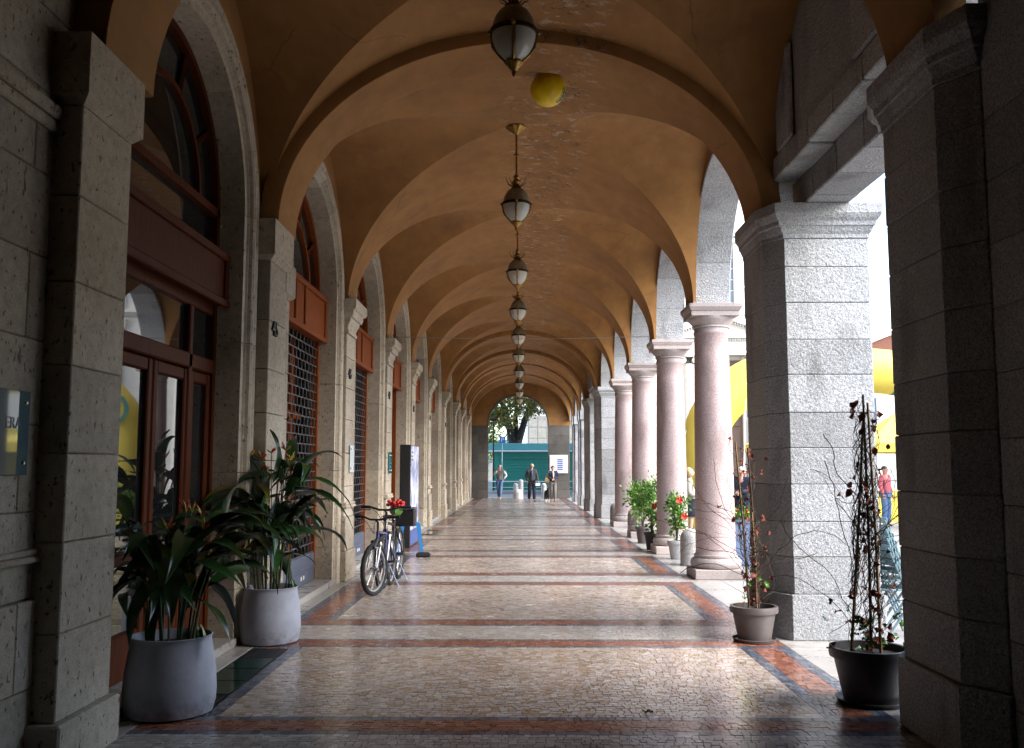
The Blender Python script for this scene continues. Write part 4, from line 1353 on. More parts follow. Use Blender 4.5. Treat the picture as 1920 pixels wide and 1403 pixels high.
# ------------------------------------------------------------------ bicycles
def bicycle(label, loc, rz, steer, frame_mat, grp='bicycles parked by the left wall', lightbulb=False):
    t = thing('bicycle', label, 'bicycle', loc, rz, grp)
    # local: forward is -y, wheels at y = -.52 and +.52, radius .325
    def wheel(y, st, nm):
        w = bpy.data.objects.new(nm, None); COL.objects.link(w); w.parent = t; w.location = (0, y, .33); w.rotation_euler = (0, 0, st)
        n = 40; rg = []
        for i in range(n):
            a = 2 * math.pi * i / n
            rg.append([((.030 + .004 * (i % 2)) * math.cos(b), (.30 + (.029 + .004 * (i % 2)) * math.sin(b)) * math.cos(a), (.30 + (.029 + .004 * (i % 2)) * math.sin(b)) * math.sin(a)) for b in [2 * math.pi * q / 8 for q in range(8)]])
        rg.append(rg[0])
        put(MB().loft(rg, False), 'tyre', M['rubber'], w, True, 60, True)
        rg = []
        for i in range(n + 1):
            a = 2 * math.pi * i / n
            rg.append([(x, r * math.cos(a), r * math.sin(a)) for x, r in ((-.014, .285), (.014, .285), (.010, .262), (-.010, .262))])
        put(MB().loft(rg, False), 'rim', M['bike_silver'], w, True, 40, True)
        sp = MB()
        for i in range(24):
            a = 2 * math.pi * i / 24; b = a + (.5 if i % 2 else -.5)
            sp.tube([(.022 * (1 if i % 4 < 2 else -1), .02 * math.cos(b), .02 * math.sin(b)), (0, .265 * math.cos(a), .265 * math.sin(a))], .0016, 4)
        tag(put(sp, 'spokes', M['steel'], w, False, 35, True), kind='stuff')
        put(MB().tube([(-.055, 0, 0), (.055, 0, 0)], .018, 10), 'hub', M['steel'], w, True, 40, True)
        return w
    wheel(-.52, steer, 'wheel'); wheel(.52, 0, 'wheel')
    P = lambda mb, n, m=None: put(mb, n, m or frame_mat, t, True, 50, True)
    bb = (0, .10, .30); seat = (0, .20, .78); headb = (0, -.36, .62); headt = (0, -.33, .78); rear = .52
    P(MB().tube([headt, (0, .19, .72)], .019, 8), 'top_tube')
    P(MB().tube([headb, bb], .022, 8), 'down_tube')
    P(MB().tube([bb, seat], .018, 8), 'seat_tube')
    P(MB().tube([headb, headt], .024, 8), 'head_tube')
    for s_ in (-1, 1):
        P(MB().tube([(s_ * .03, .12, .30), (s_ * .06, rear, .33)], .011, 6), 'chain_stay')
        P(MB().tube([(s_ * .02, .19, .70), (s_ * .06, rear, .33)], .010, 6), 'seat_stay')
    cs, sn = math.cos(steer), math.sin(steer)
    def st(x, y, z):  # rotate about the steering axis
        y0 = -.345 - (z - .7) * -.15
        yy = y - y0
        return (x * cs - yy * sn, y0 + x * sn + yy * cs, z)
    for s_ in (-1, 1):
        P(MB().tube([st(s_ * .055, -.37, .66), st(s_ * .06, -.44, .5), st(s_ * .062, -.52, .33)], [.018, .018, .012], 8), 'fork_blade', M['bike_silver'])
    P(MB().cbox(-.08, .08, -.40, -.33, .635, .675, .012), 'fork_crown', M['black'])
    P(MB().tube([headt, (0, -.33, .90), st(0, -.40, .935)], .015, 8), 'stem', M['black'])
    pts = [st(-.32, -.34, .97), st(-.18, -.36, .965), st(-.07, -.40, .935), st(.07, -.40, .935), st(.18, -.36, .965), st(.32, -.34, .97)]
    hb = P(MB().tube(pts, .013, 8), 'handlebar', M['black'])
    for s_ in (0, 1):
        a, b = (pts[0], pts[1]) if s_ == 0 else (pts[5], pts[4])
        a, b = Vector(a), Vector(b)
        put(MB().tube([a, a.lerp(b, .9)], .019, 8), 'grip', M['rubber'], hb, True, 40, True)
        q = a.lerp(b, .95)
        put(MB().tube([q, q + Vector((0, -.04, -.03)), a.lerp(b, .3) + Vector((0, -.06, -.035))], .007, 6), 'brake_lever', M['black'], hb, True, 40, True)
    cabl = MB()
    for s_ in (-1, 1):
        cabl.tube([st(s_ * .2, -.40, .95), st(s_ * .16, -.50, .98), st(s_ * .05, -.52, .90), st(0, -.44, .76)], .004, 5)
    P(cabl, 'brake_cable', M['rubber'])
    P(MB().tube([seat, (0, .22, .90)], .014, 8), 'seat_post', M['steel'])
    rg = []
    for u, w, zz in ((-.13, .025, .905), (-.05, .035, .925), (.04, .06, .93), (.11, .085, .94), (.15, .07, .935)):
        rg.append([(w * math.cos(2 * math.pi * q / 12), .22 + u, zz + .022 * math.sin(2 * math.pi * q / 12)) for q in range(12)])
    P(MB().loft(rg), 'saddle', M['black'])
    cr = P(MB().tube([(-.06, .10, .30), (.06, .10, .30)], .022, 10), 'crank_axle', M['steel'])
    P(MB().lathe([(.085, -.003), (.09, 0), (.085, .003)], 24), 'chainring', M['black']).matrix_local = Matrix.Translation((-.055, .10, .30)) @ Matrix.Rotation(R(90), 4, 'Y')
    for s_ in (-1, 1):
        a = .5
        e = (s_ * .075, .10 - s_ * .16 * math.cos(a), .30 + s_ * .16 * math.sin(a))
        P(MB().tube([(s_ * .065, .10, .30), e], .011, 6), 'crank', M['steel'])
        P(MB().cbox(min(e[0], e[0] + s_ * .10), max(e[0], e[0] + s_ * .10), e[1] - .035, e[1] + .035, e[2] - .013, e[2] + .013, .006), 'pedal', M['black'])
    P(MB().tube([(.03, .30, .28), (.17, .24, .012)], .009, 6), 'kickstand', M['steel'])
    P(MB().tube([(0, -.62, .60), (0, -.40, .68)], [.028, .03], 8), 'mudguard', M['black'])
    return t
bicycle('nearest black and blue mountain bike with front wheel turned, on its stand', (-1.80, 12.36, 0), R(-3.3), R(-16), M['bike_blue'])
bicycle('second bike right behind the nearest one, red flowers on its bars', (-1.79, 13.05, 0), R(-3), R(-6), M['black']).scale = (1.08, 1.08, 1.1)
# red flowers on the second bike
t = thing('flower_bunch', 'bunch of red artificial flowers on the rear bicycle', 'flowers', (-1.72, 13.0, 1.0))
rd = random.Random(8)
for i in range(17):
    p = Vector((rd.gauss(0, .065), rd.gauss(0, .05), .06 + rd.uniform(-.02, .07)))
    f = put(MB().lathe([(.004, -.02), (.022, -.012), (.034, .004), (.026, .018), (.030, .022), (.012, .028), (.002, .024)], 9, p, wob=lambda u, z: 1 + .14 * math.cos(u * 6.283 * 5)), 'bloom', M['petal'], t, True, 60, True)
put(MB().lathe([(.05, -.06), (.075, -.02), (.08, .03), (.05, .045)], 12, wob=lambda u, z: 1 + .2 * math.cos(u * 6.283 * 4)), 'leaf_mass', M['leaf_new'], t, True, 60, True)
# box on rear bike carrier
t = thing('bike_box', 'small dark box on the carrier behind the bicycles', 'box', (-1.70, 13.85, .74))
put(MB().cbox(-.16, .16, -.14, .14, 0, .24, .02), 'body', M['black'], t, False, 35, True)
put(MB().cbox(-.165, .165, -.145, .145, .24, .27, .012), 'lid', M['shutter_blue'], t, False, 35, True)

# blue stool
t = thing('stool', 'blue plastic stool standing by the poster box', 'stool', (-2.02, 17.3, 0), R(8))
t.scale = (1.15, 1.1, 1.32)
put(MB().rects(-.14, .14, -.13, .13, [(.0, .40), (.012, .405), (.012, .44), (0, .45)]), 'seat', M['stool'], t, False, 35, True)
for sx in (-1, 1):
    for sy in (-1, 1):
        a = MB()
        a.loft([[(sx * .19 + dx, sy * .17 + dy, 0) for dx, dy in ((-.022, -.022), (.022, -.022), (.022, .022), (-.022, .022))], [(sx * .125 + dx, sy * .115 + dy, .41) for dx, dy in ((-.028, -.028), (.028, -.028), (.028, .028), (-.028, .028))]])
        put(a, 'leg', M['stool'], t, False, 35, True)
    put(MB().cbox(sx * .15 - .008, sx * .15 + .008, -.13, .13, .22, .26, .004), 'stretcher', M['stool'], t, False, 35, True)
# black tyre lock weight by the stool
t = thing('door_weight', 'flat black rubber weight on the floor beside the stool', 'weight', (-1.74, 16.9, 0), R(5))
put(MB().cbox(-.13, .13, -.06, .06, 0, .075, .02), 'block', M['rubber'], t, False, 35, True)
put(MB().cbox(-.10, .10, -.04, .04, .075, .085, .006), 'pad', M['black'], t, False, 35, True)

# poster box
t = thing('poster_box', 'tall black box with a pale blue black and white poster, by the left wall', 'poster stand', (-2.36, 19.5, 0))
put(MB().cbox(-.06, .155, -.72, .72, 0, 2.05, .01), 'case', M['black'], t, False, 35, True)
put(MB().box(.157, .163, -.70, .70, .34, 2.03), 'poster', M['poster'], t, False, 35, True)
for i, (z0, w) in enumerate(((1.88, .26), (1.80, .20), (1.73, .24))):
    put(MB().box(.1645, .1665, -.62, -.62 + w, z0, z0 + .035), 'printed_line', M['black'], t, False, 35, True)
put(MB().box(.157, .163, -.70, .70, .04, .33), 'lower_panel', M['notice_blue'], t, False, 35, True)

# glass plaques on the pilasters
def plaque(label, y, z0, z1, w, mat, txt=None, x=XL, lines=0):
    t = thing('wall_plaque', label, 'plaque', (x + .018, y, (z0 + z1) / 2), group='glass plaques on the left wall')
    h = (z1 - z0) / 2
    p = put(MB().cbox(-.004, .004, -w / 2, w / 2, -h, h, .002), 'plate', mat, t, False, 35, True)
    for sy in (-1, 1):
        for sz in (-1, 1):
            put(MB().tube([(-.018, sy * (w / 2 - .05), sz * (h - .06)), (.010, sy * (w / 2 - .05), sz * (h - .06)), (.016, sy * (w / 2 - .05), sz * (h - .06))], [.013, .013, .008], 10), 'standoff', M['steel'], t, True, 40, True)
    if txt:
        text('lettering', txt, .085, M['shutter_blue'], t, Vector((x + .024, y + w / 2 - .155, 1.82)), (R(90), 0, R(90)), .0006)
    for i in range(lines):
        put(MB().box(.0045, .006, -w * .3, w * .25, -h * .1 - i * .07, -h * .1 - i * .07 + .02), 'printed_line', M['shutter_blue'], t, False, 35, True)
    return t
plaque('large mirror bright glass plaque with letters at the left edge', 4.54, 1.56, 1.99, .60, M['plaque'], 'ERA', XW)
plaque('frosted glass plaque on the pilaster numbered 46', 13.72, 1.52, 1.92, .34, M['plaque_pale'])
plaque('blue green glass plaque on the pilaster behind the bicycles', 17.75, 1.48, 1.88, .36, M['plaque_teal'], None, XL, 2)
plaque('teal glass plaque just beyond the poster box', 21.8, 1.46, 1.86, .36, M['plaque_teal'])

# ------------------------------------------------------------------ people
def skin(name, verts, edges, rad, mat, parent, root=0, sub=2):
    me = bpy.data.meshes.new(name)
    me.from_pydata([tuple(v) for v in verts], edges, [])
    o = link(name, me, mat, parent)
    sk = o.modifiers.new('Skin', 'SKIN')
    for i, r in enumerate(rad):
        d = me.skin_vertices[0].data[i]
        d.radius = (r, r) if not isinstance(r, tuple) else r
        d.use_root = (i == root)
    sk.use_smooth_shade = True
    ss = o.modifiers.new('Subdivision', 'SUBSURF'); ss.levels = sub; ss.render_levels = sub
    return o
def person(label, loc, rz, top, bottom, hair, pose=None, h=1.75, shoes='black_cloth', sleeve=True, longhair=False, skirt=False, shirt=None, coat=False, grp=None):
    t = thing('person', label, 'person', loc, rz, grp)
    t.scale = (h / 1.75,) * 3
    p = dict(pelvis=(0, 0, .95), waist=(0, 0, 1.08), chest=(0, .0, 1.27), neck=(0, 0, 1.47), head=(0, -.015, 1.60), crown=(0, -.01, 1.68),
             lsh=(.18, 0, 1.41), lel=(.24, .02, 1.14), lwr=(.24, -.06, .92), rsh=(-.18, 0, 1.41), rel=(-.24, .02, 1.14), rwr=(-.24, -.06, .92),
             lhip=(.09, 0, .90), lkn=(.10, -.03, .50), lan=(.10, .02, .09), lto=(.12, -.13, .035), rhip=(-.09, 0, .90), rkn=(-.10, -.02, .50), ran=(-.10, .03, .09), rto=(-.12, -.12, .035))
    if pose: p.update(pose)
    keys = list(p)
    ix = {k: i for i, k in enumerate(keys)}
    ed = [('pelvis', 'waist'), ('waist', 'chest'), ('chest', 'neck'), ('neck', 'head'), ('head', 'crown'), ('chest', 'lsh'), ('lsh', 'lel'), ('lel', 'lwr'), ('chest', 'rsh'), ('rsh', 'rel'), ('rel', 'rwr'),
          ('pelvis', 'lhip'), ('lhip', 'lkn'), ('lkn', 'lan'), ('lan', 'lto'), ('pelvis', 'rhip'), ('rhip', 'rkn'), ('rkn', 'ran'), ('ran', 'rto')]
    rad = dict(pelvis=.115, waist=.105, chest=.125, neck=.052, head=(.078, .092), crown=(.066, .076), lsh=.062, lel=.042, lwr=.03, rsh=.062, rel=.042, rwr=.03, lhip=.085, lkn=.055, lan=.036, lto=.034, rhip=.085, rkn=.055, ran=.036, rto=.034)
    skin('body', [p[k] for k in keys], [(ix[a], ix[b]) for a, b in ed], [rad[k] for k in keys], M['skin'], t)
    def sub(name, ks, e2, grow, mat, over=None):
        j = {k: i for i, k in enumerate(ks)}
        vs = [Vector(p[k]) if k in p else Vector(over[k]) for k in ks]
        rr = [(rad[k] if not isinstance(rad[k], tuple) else rad[k][0]) + grow.get(k, grow['d']) if k in rad else grow[k] for k in ks]
        return skin(name, vs, [(j[a], j[b]) for a, b in e2], rr, mat, t)
    ks = ['waist', 'pelvis', 'chest', 'lsh', 'rsh', 'lel', 'rel'] + (['lwr', 'rwr'] if sleeve else [])
    e2 = [('pelvis', 'waist'), ('waist', 'chest'), ('chest', 'lsh'), ('chest', 'rsh'), ('lsh', 'lel'), ('rsh', 'rel')] + ([('lel', 'lwr'), ('rel', 'rwr')] if sleeve else [])
    sub('jacket', ks, e2, dict(d=.022, waist=.035, pelvis=.05 if coat else .03, chest=.035), M[top])
    if shirt:
        skin('shirt_front', [(0, -.10, 1.42), (0, -.145, 1.25), (0, -.135, 1.12)], [(0, 1), (1, 2)], [.04, .045, .02], M[shirt], t)
    if skirt:
        put(MB().lathe([(.15, 1.0), (.19, .9), (.20, .62), (.19, .60)], 20), 'skirt', M[bottom], t, True, 50, True)
    else:
        ks = ['pelvis', 'lhip', 'rhip', 'lkn', 'rkn', 'lan', 'ran']
        sub('trousers', ks, [('pelvis', 'lhip'), ('pelvis', 'rhip'), ('lhip', 'lkn'), ('rhip', 'rkn'), ('lkn', 'lan'), ('rkn', 'ran')], dict(d=.02, pelvis=.012, lan=.035, ran=.035, lkn=.03, rkn=.03), M[bottom])
    for s_ in ('l', 'r'):
        a, b = Vector(p[s_ + 'an']), Vector(p[s_ + 'to'])
        skin('shoe', [a + Vector((0, .03, -.05)), (a + b) / 2 + Vector((0, 0, -.012)), b], [(0, 1), (1, 2)], [.043, .042, .036], M[shoes], t)
        w, e = Vector(p[s_ + 'wr']), Vector(p[s_ + 'el'])
        d = (w - e).normalized(); sd_ = Vector((0, -1, 0)) if abs(d.z) > .6 else Vector((0, 0, 1))
        hand = skin('hand', [w, w + d * .05, w + d * .09], [(0, 1), (1, 2)], [(.022, .026), (.018, .034), (.014, .032)], M['skin'], t, 0, 1)
        for q in range(4):
            o_ = sd_ * (q - 1.5) * .018; L = (.06, .07, .065, .05)[q]
            b0 = w + d * .085 + o_; cu = d.cross(sd_) * .02
            skin('finger', [b0, b0 + d * L * .5 + cu * .4, b0 + d * L + cu * 1.4], [(0, 1), (1, 2)], [.0085, .008, .007], M['skin'], hand, 0, 1)
        b0 = w + d * .03 + sd_ * .03
        skin('thumb', [b0, b0 + d * .03 + sd_ * .022, b0 + d * .06 + sd_ * .028], [(0, 1), (1, 2)], [.010, .009, .008], M['skin'], hand, 0, 1)
    hx, hy, hz = p['head']
    hp = []
    for i in range(9):
        a = math.pi * .5 * i / 8
        hp.append((max(.002, .092 * math.cos(a)), .105 * math.sin(a)))
    if longhair: hp = [(.07, -.11), (.097, -.08), (.100, -.03)] + hp
    hr = put(MB().lathe(hp, 20, (0, 0, 0), wob=lambda u, z: 1 + .05 * math.sin(u * 6.283 * 7 + z * 40)), 'hair', M[hair], t, True, 60, True)
    hr.location = (hx, hy + .018, hz + .012); hr.rotation_euler = (R(-18), 0, 0)
    put(MB().tube([(hx, hy - .085, hz + .012), (hx, hy - .112, hz - .018), (hx, hy - .088, hz - .026)], [.007, .012, .008], 8), 'nose', M['skin'], t, True, 60, True)
    for s_ in (-1, 1):
        put(MB().lathe([(.002, -.008), (.010, 0), (.002, .008)], 8, (hx + s_ * .032, hy - .086, hz + .015)), 'eye', M['black'], t, True, 60, True)
        put(MB().lathe([(.002, -.03), (.014, -.01), (.015, .012), (.003, .028)], 8, (hx + s_ * .084, hy + .012, hz)), 'ear', M['skin'], t, True, 60, True)
    put(MB().tube([(hx - .024, hy - .082, hz - .052), (hx, hy - .09, hz - .054), (hx + .024, hy - .082, hz - .052)], .005, 6), 'mouth', M['bract_red'], t, True, 60, True)
    return t
GP = 'people walking under the far arch'
person('man in grey blazer and navy trousers walking toward us in the centre', (.52, 43.6, 0), R(4), 'blazer', 'dark_navy', 'hair_grey', dict(lkn=(.10, -.10, .50), lan=(.11, -.06, .09), lto=(.13, -.22, .04), ran=(-.12, .14, .10), rto=(-.14, .0, .035), head=(.01, -.03, 1.60), crown=(.01, -.02, 1.68), lwr=(.27, -.10, .95), rel=(-.25, .05, 1.14), rwr=(-.20, -.05, .95)), 1.79, shirt='shirt_blue', coat=True, grp=GP)
pp = thing('papers', 'white folded papers held by the man in the grey blazer', 'papers', (.79, 43.42, .80), R(15))
put(MB().cbox(-.10, .10, -.01, .01, -.06, .05, .004), 'sheet', M['white'], pp, False, 35, True)
put(MB().cbox(-.08, .12, .012, .018, -.05, .07, .002), 'sheet', M['notice'], pp, False, 35, True)
person('man in grey vest and jeans at left, one hand raised to his face', (-1.05, 47.1, 0), R(-6), 'vest', 'jean', 'hair_grey', dict(rel=(-.30, -.02, 1.20), rwr=(-.10, -.16, 1.45), lel=(.34, .04, 1.18), lwr=(.20, -.02, .98), lkn=(.05, -.06, .50), lan=(.03, -.02, .09), lto=(.04, -.16, .04), rkn=(-.07, .0, .5), ran=(-.05, .12, .12), rto=(-.05, .0, .05)), 1.76, 'white_shirt', sleeve=False, grp=GP)
for o in list(COL.objects):
    if o.get('label', '').startswith('man in grey vest'):
        for (a, b, c) in (((-.18, 0, 1.41), (-.30, -.02, 1.20), (-.12, -.15, 1.42)), ((.18, 0, 1.41), (.34, .04, 1.18), (.21, -.02, 1.0))):
            skin('sleeve', [a, b, c], [(0, 1), (1, 2)], [.085, .068, .045], M['white_shirt'], o)
person('woman in dark jacket and grey trousers with shoulder bag, at right', (1.50, 43.7, 0), R(8), 'navy', 'trouser_grey', 'hair_brown', dict(lel=(.26, -.02, 1.17), lwr=(.04, -.20, 1.08), rel=(-.26, -.02, 1.17), rwr=(-.03, -.20, 1.05), lkn=(.09, -.08, .5), lan=(.10, .0, .09), lto=(.12, -.15, .04), rkn=(-.06, .0, .5), ran=(-.05, .10, .1), rto=(-.06, -.03, .04)), 1.70, 'beige', shirt='white_shirt', coat=True, grp=GP)
bgt = thing('shoulder_bag', 'tan leather bag hanging from the shoulder of the woman', 'bag', (1.24, 43.62, .88))
put(MB().rects(-.10, .10, -.05, .05, [(-.01, 0), (.01, .04), (0, .2), (-.04, .25)]), 'body', M['tan'], bgt, False, 35, True)
put(MB().tube([(-.05, 0, .23), (.03, -.02, .45), (.10, .0, .58)], .010, 6), 'strap', M['tan'], bgt, True, 40, True)
# dog beside the woman
dg = thing('dog', 'black dog with white paws standing beside the woman', 'dog', (1.22, 43.85, 0), R(10))
skin('body', [(0, -.24, .50), (0, -.14, .44), (0, .14, .43), (0, .26, .48), (0, -.30, .56), (0, -.40, .53), (.06, -.14, .26), (.06, -.15, .03), (-.06, -.14, .26), (-.06, -.12, .03), (.06, .12, .30), (.06, .19, .17), (.06, .16, .03), (-.06, .12, .30), (-.06, .20, .17), (-.06, .18, .03), (0, .38, .40)],
     [(0, 1), (1, 2), (2, 3), (0, 4), (4, 5), (1, 6), (6, 7), (1, 8), (8, 9), (2, 10), (10, 11), (11, 12), (2, 13), (13, 14), (14, 15), (3, 16)], [.07, .11, .09, .05, .065, .032, .04, .026, .04, .026, .05, .03, .024, .05, .03, .024, .014], M['black_cloth'], dg, 1)
for x, y in ((.06, -.16), (-.06, -.13), (.06, .15), (-.06, .17)):
    put(MB().lathe([(.002, 0), (.03, .005), (.032, .04), (.027, .10)], 10, (x, y, 0)), 'paw', M['white_shirt'], dg, True, 50, True)
for s_ in (-1, 1):
    put(MB().tube([(s_ * .04, -.29, .60), (s_ * .06, -.28, .66), (s_ * .075, -.29, .61)], [.02, .02, .006], 6), 'ear', M['black_cloth'], dg, True, 50, True)
# people out on the square
person('blond woman in beige jacket half hidden behind the nearest column', (3.66, 20.4, -.03), R(80), 'beige', 'dark_navy', 'hair_blond', dict(lwr=(.15, -.20, 1.05), rwr=(-.15, -.20, 1.05)), 1.66, 'beige', longhair=True, skirt=True)
person('grey haired man in dark coat on the square, seen past the climber', (5.12, 21.8, -.03), R(-30), 'navy', 'navy', 'hair_grey', dict(lwr=(.05, -.24, 1.1), rwr=(-.05, -.24, 1.08)), 1.68, coat=True)
person('person in red top by the yellow market stall', (10.05, 26.0, -.03), R(40), 'pink_cloth', 'jean', 'hair_brown', None, 1.7)

# ------------------------------------------------------------------ square: planter, chairs, stall, inflatable arch
t = thing('planter', 'blue grey box planter with flowers beyond the nearest column', 'planter', (3.86, 15.9, -.03))
put(MB().rects(-.42, .42, -.22, .22, [(-.02, 0), (0, .04), (0, .70), (.015, .71), (.015, .76), (-.02, .76), (-.02, .70)]), 'box', M['planter'], t, False, 35, True)
rg_ = np.random.default_rng(44)
leafcloud('foliage', np.stack([rg_.uniform(-.42, .42, 500), rg_.uniform(-.2, .2, 500), .74 + np.abs(rg_.normal(0, .12, 500))], 1), .08, M['hib'], t, 45)
for i in range(12):
    put(MB().lathe([(.004, -.02), (.03, 0), (.02, .02), (.003, .024)], 8, (rg_.uniform(-.4, .4), rg_.uniform(-.22, .1), .85 + rg_.uniform(0, .16))), 'bloom', M['bract_yel'] if i % 3 else M['petal'], t, True, 60, True)

def bistro_chair(label, loc, rz, tilt=0):
    t = thing('bistro_chair', label, 'chair', loc, rz, 'folded metal chairs stacked outside by the pier')
    t.rotation_euler = (tilt, 0, rz)
    for s_ in (-1, 1):
        put(MB().tube([(s_ * .19, -.20, 0), (s_ * .19, .16, .86)], .011, 6), 'leg', M['chair'], t, True, 40, True)
        put(MB().tube([(s_ * .17, .20, 0), (s_ * .17, -.17, .45)], .011, 6), 'leg', M['chair'], t, True, 40, True)
    for i in range(6):
        y = -.18 + i * .068
        put(MB().cbox(-.19, .19, y, y + .05, .445, .462, .004), 'seat_slat', M['chair'], t, False, 35, True)
    for i in range(4):
        u = .60 + i * .075
        y = -.20 + .36 * u / .86
        put(MB().cbox(-.20, .20, y - .012, y + .004, u, u + .055, .004), 'back_slat', M['chair'], t, False, 35, True)
    return t
CH = ['lowest teal grey folded chair in the stack outside by the pier', 'second teal grey folded chair in the stack outside', 'third teal grey folded chair in the stack outside', 'topmost teal grey folded chair in the stack outside by the pier']
for i in range(4):
    bistro_chair(CH[i], (3.66 + .012 * i, 9.35 + .05 * i, -.03 + .085 * i), R(100), 0)

def tubearch(label):
    t = thing('inflatable_arch', label, 'inflatable arch', (8.5, 25, -.03))
    ctrl = [(-3.55, 0), (-3.55, 1.6), (-3.50, 2.7), (-3.0, 3.45), (-2.2, 3.98), (-1.2, 4.18), (0, 4.22), (1.2, 4.18), (2.2, 3.98), (3.0, 3.45), (3.5, 2.7), (3.55, 1.6), (3.55, 0)]
    pts = []
    for i in range(len(ctrl) - 1):
        p0, p1, p2, p3 = ctrl[max(i - 1, 0)], ctrl[i], ctrl[i + 1], ctrl[min(i + 2, len(ctrl) - 1)]
        for q in range(4):
            u = q / 4
            c = [.5 * ((2 * p1[d]) + (-p0[d] + p2[d]) * u + (2 * p0[d] - 5 * p1[d] + 4 * p2[d] - p3[d]) * u * u + (-p0[d] + 3 * p1[d] - 3 * p2[d] + p3[d]) * u ** 3) for d in (0, 1)]
            pts.append((c[0], 0, c[1]))
    pts.append((ctrl[-1][0], 0, 0))
    put(MB().tube(pts, .60, 24, True, (0, 1, 0)), 'tube', M['yellow'], t, True, 50, True)
    for i in (8, 40):
        put(MB().tube([(pts[i][0], 0, .9), (pts[i][0], 0, 1.25)], .606, 24, False, (0, 1, 0)), 'teal_band', M['teal'], t, True, 50, True)
    put(MB().tube([pts[29], pts[30], pts[31]], .606, 24, False, (0, 1, 0)), 'teal_band', M['teal'], t, True, 50, True)
    o = text('lettering', 'O', 1.15, M['teal'], None, (0, 0, 0), (R(90), 0, 0), .004)
    o.parent = t; o.location = (-3.50, -.63, 3.55 if False else 3.1)
    for a, b in (((-4.1, -.2, 2.6), (-5.2, -1.2, 0)), ((4.1, -.2, 2.6), (5.2, -1.2, 0)), ((-2.6, -.55, 3.4), (-3.4, -3.2, 0))):
        put(MB().tube([a, b], .012, 5), 'guy_rope', M['white'], t, True, 40, True)
    return t
tubearch('big yellow inflatable arch with teal print out on the square')

def stall(label, loc, w):
    t = thing('market_stall', label, 'market stall', loc)
    h = w / 2
    for sx in (-1, 1):
        for sy in (-1, 1):
            put(MB().tube([(sx * h, sy * h, 0), (sx * h, sy * h, 2.3)], .022, 6), 'leg', M['steel'], t, True, 40, True)
    cv = MB()
    c = (0, 0, 3.35); e = [(-h - .05, -h - .05, 2.35), (h + .05, -h - .05, 2.35), (h + .05, h + .05, 2.35), (-h - .05, h + .05, 2.35)]
    for i in range(4):
        a, b = e[i], e[(i + 1) % 4]
        m1 = tuple((a[d] + c[d]) / 2 - (.12 if d == 2 else 0) for d in range(3)); m2 = tuple((b[d] + c[d]) / 2 - (.12 if d == 2 else 0) for d in range(3))
        cv.quad(a, b, m2, m1); cv.add([m1, m2, c], [(0, 1, 2)])
    put(cv, 'canopy', M['yellow'], t, True, 50, True)
    for i in range(4):
        a, b = e[i], e[(i + 1) % 4]
        put(MB().quad(a, b, (b[0], b[1], 2.08), (a[0], a[1], 2.08)), 'valance', M['yellow'], t, False, 35, True)
    put(MB().quad((h, -h, 0), (h, h, 0), (h, h, 2.3), (h, -h, 2.3)), 'side_sheet', M['yellow'], t, False, 35, True)
    put(MB().cbox(-h + .1, h - .1, -h - .1, -h + .55, .92, .97, .01), 'counter_top', M['white'], t, False, 35, True)
    put(MB().cbox(-h + .12, h - .12, -h - .08, -h + .52, .0, .92, .01), 'counter_cloth', M['yellow'], t, False, 35, True)
    return t
stall('second yellow market stall, hidden behind the lit pier', (8.75, 28.6, -.03), 3.0)
stall('yellow canopied market stall seen in the gap beside the dark pier', (12.0, 30.0, -.03), 3.0)

# ------------------------------------------------------------------ church across the square
CY = 50.0
ch = thing('church', 'cream stone church front with pediment portal, ionic columns and tall window', 'church', (10.7, CY, -.03))
cx0 = 10.7
put(MB().box(4.6, 16.8, CY, CY + 18, -.03, 17.5), 'wall', M['cream'], ch)
put(MB().rects(4.6, 16.8, CY, CY + 18, [(.1, 9.75), (.35, 9.95), (.35, 10.1), (.1, 10.15)]), 'cornice', M['cream'], ch)
put(MB().rects(4.6, 16.8, CY, CY + 18, [(.1, 17.5), (.5, 17.9), (.5, 18.2)]), 'cornice', M['cream'], ch)
rf = MB(); rf.loft([[(4.0, CY - .5, 18.2), (17.4, CY - .5, 18.2), (10.7, CY - .5, 21)], [(4.0, CY + 18, 18.2), (17.4, CY + 18, 18.2), (10.7, CY + 18, 21)]])
put(rf, 'roof', M['tile'], ch)
for x in (5.2, 7.5, 13.9, 16.2):
    for z0, z1 in ((0, 9.6), (10.2, 17.3)):
        put(MB().cbox(x - .4, x + .4, CY - .14, CY + .02, z0, z1, .03), 'pilaster', M['cream'], ch)
        put(MB().rects(x - .4, x + .4, CY - .14, CY, [(0, z1 - .5), (.06, z1 - .45), (.06, z1 - .35), (.14, z1 - .1), (.14, z1)]), 'capital', M['cream'], ch)
# portal
po = put(MB().box(8.15, 13.25, CY - .55, CY + .02, 7.55, 8.42), 'portal', M['cream'], ch)
put(MB().cbox(8.0, 13.4, CY - .80, CY, 8.42, 8.62, .03), 'cornice', M['white'], po)
for sg in (-1, 1):
    a = Vector((cx0 + sg * 2.75, 0, 8.62)); b = Vector((cx0, 0, 9.55))
    q = MB()
    q.loft([[(a.x, CY - .80, a.z), (a.x, CY, a.z), (a.x, CY, a.z + .25), (a.x, CY - .80, a.z + .25)], [(b.x, CY - .80, b.z), (b.x, CY, b.z), (b.x, CY, b.z + .25), (b.x, CY - .80, b.z + .25)]])
    put(q, 'raking_cornice', M['white'], po)
    for i in range(20):
        u = (i + .5) / 20
        p = a.lerp(b, u)
        put(MB().box(p.x - .035, p.x + .035, CY - .66, CY - .45, p.z - .12, p.z - .005), 'dentil', M['cream'], po)
tm = MB(); tm.add([(8.1, CY - .45, 8.62), (13.3, CY - .45, 8.62), (10.7, CY - .45, 9.55)], [(0, 1, 2)])
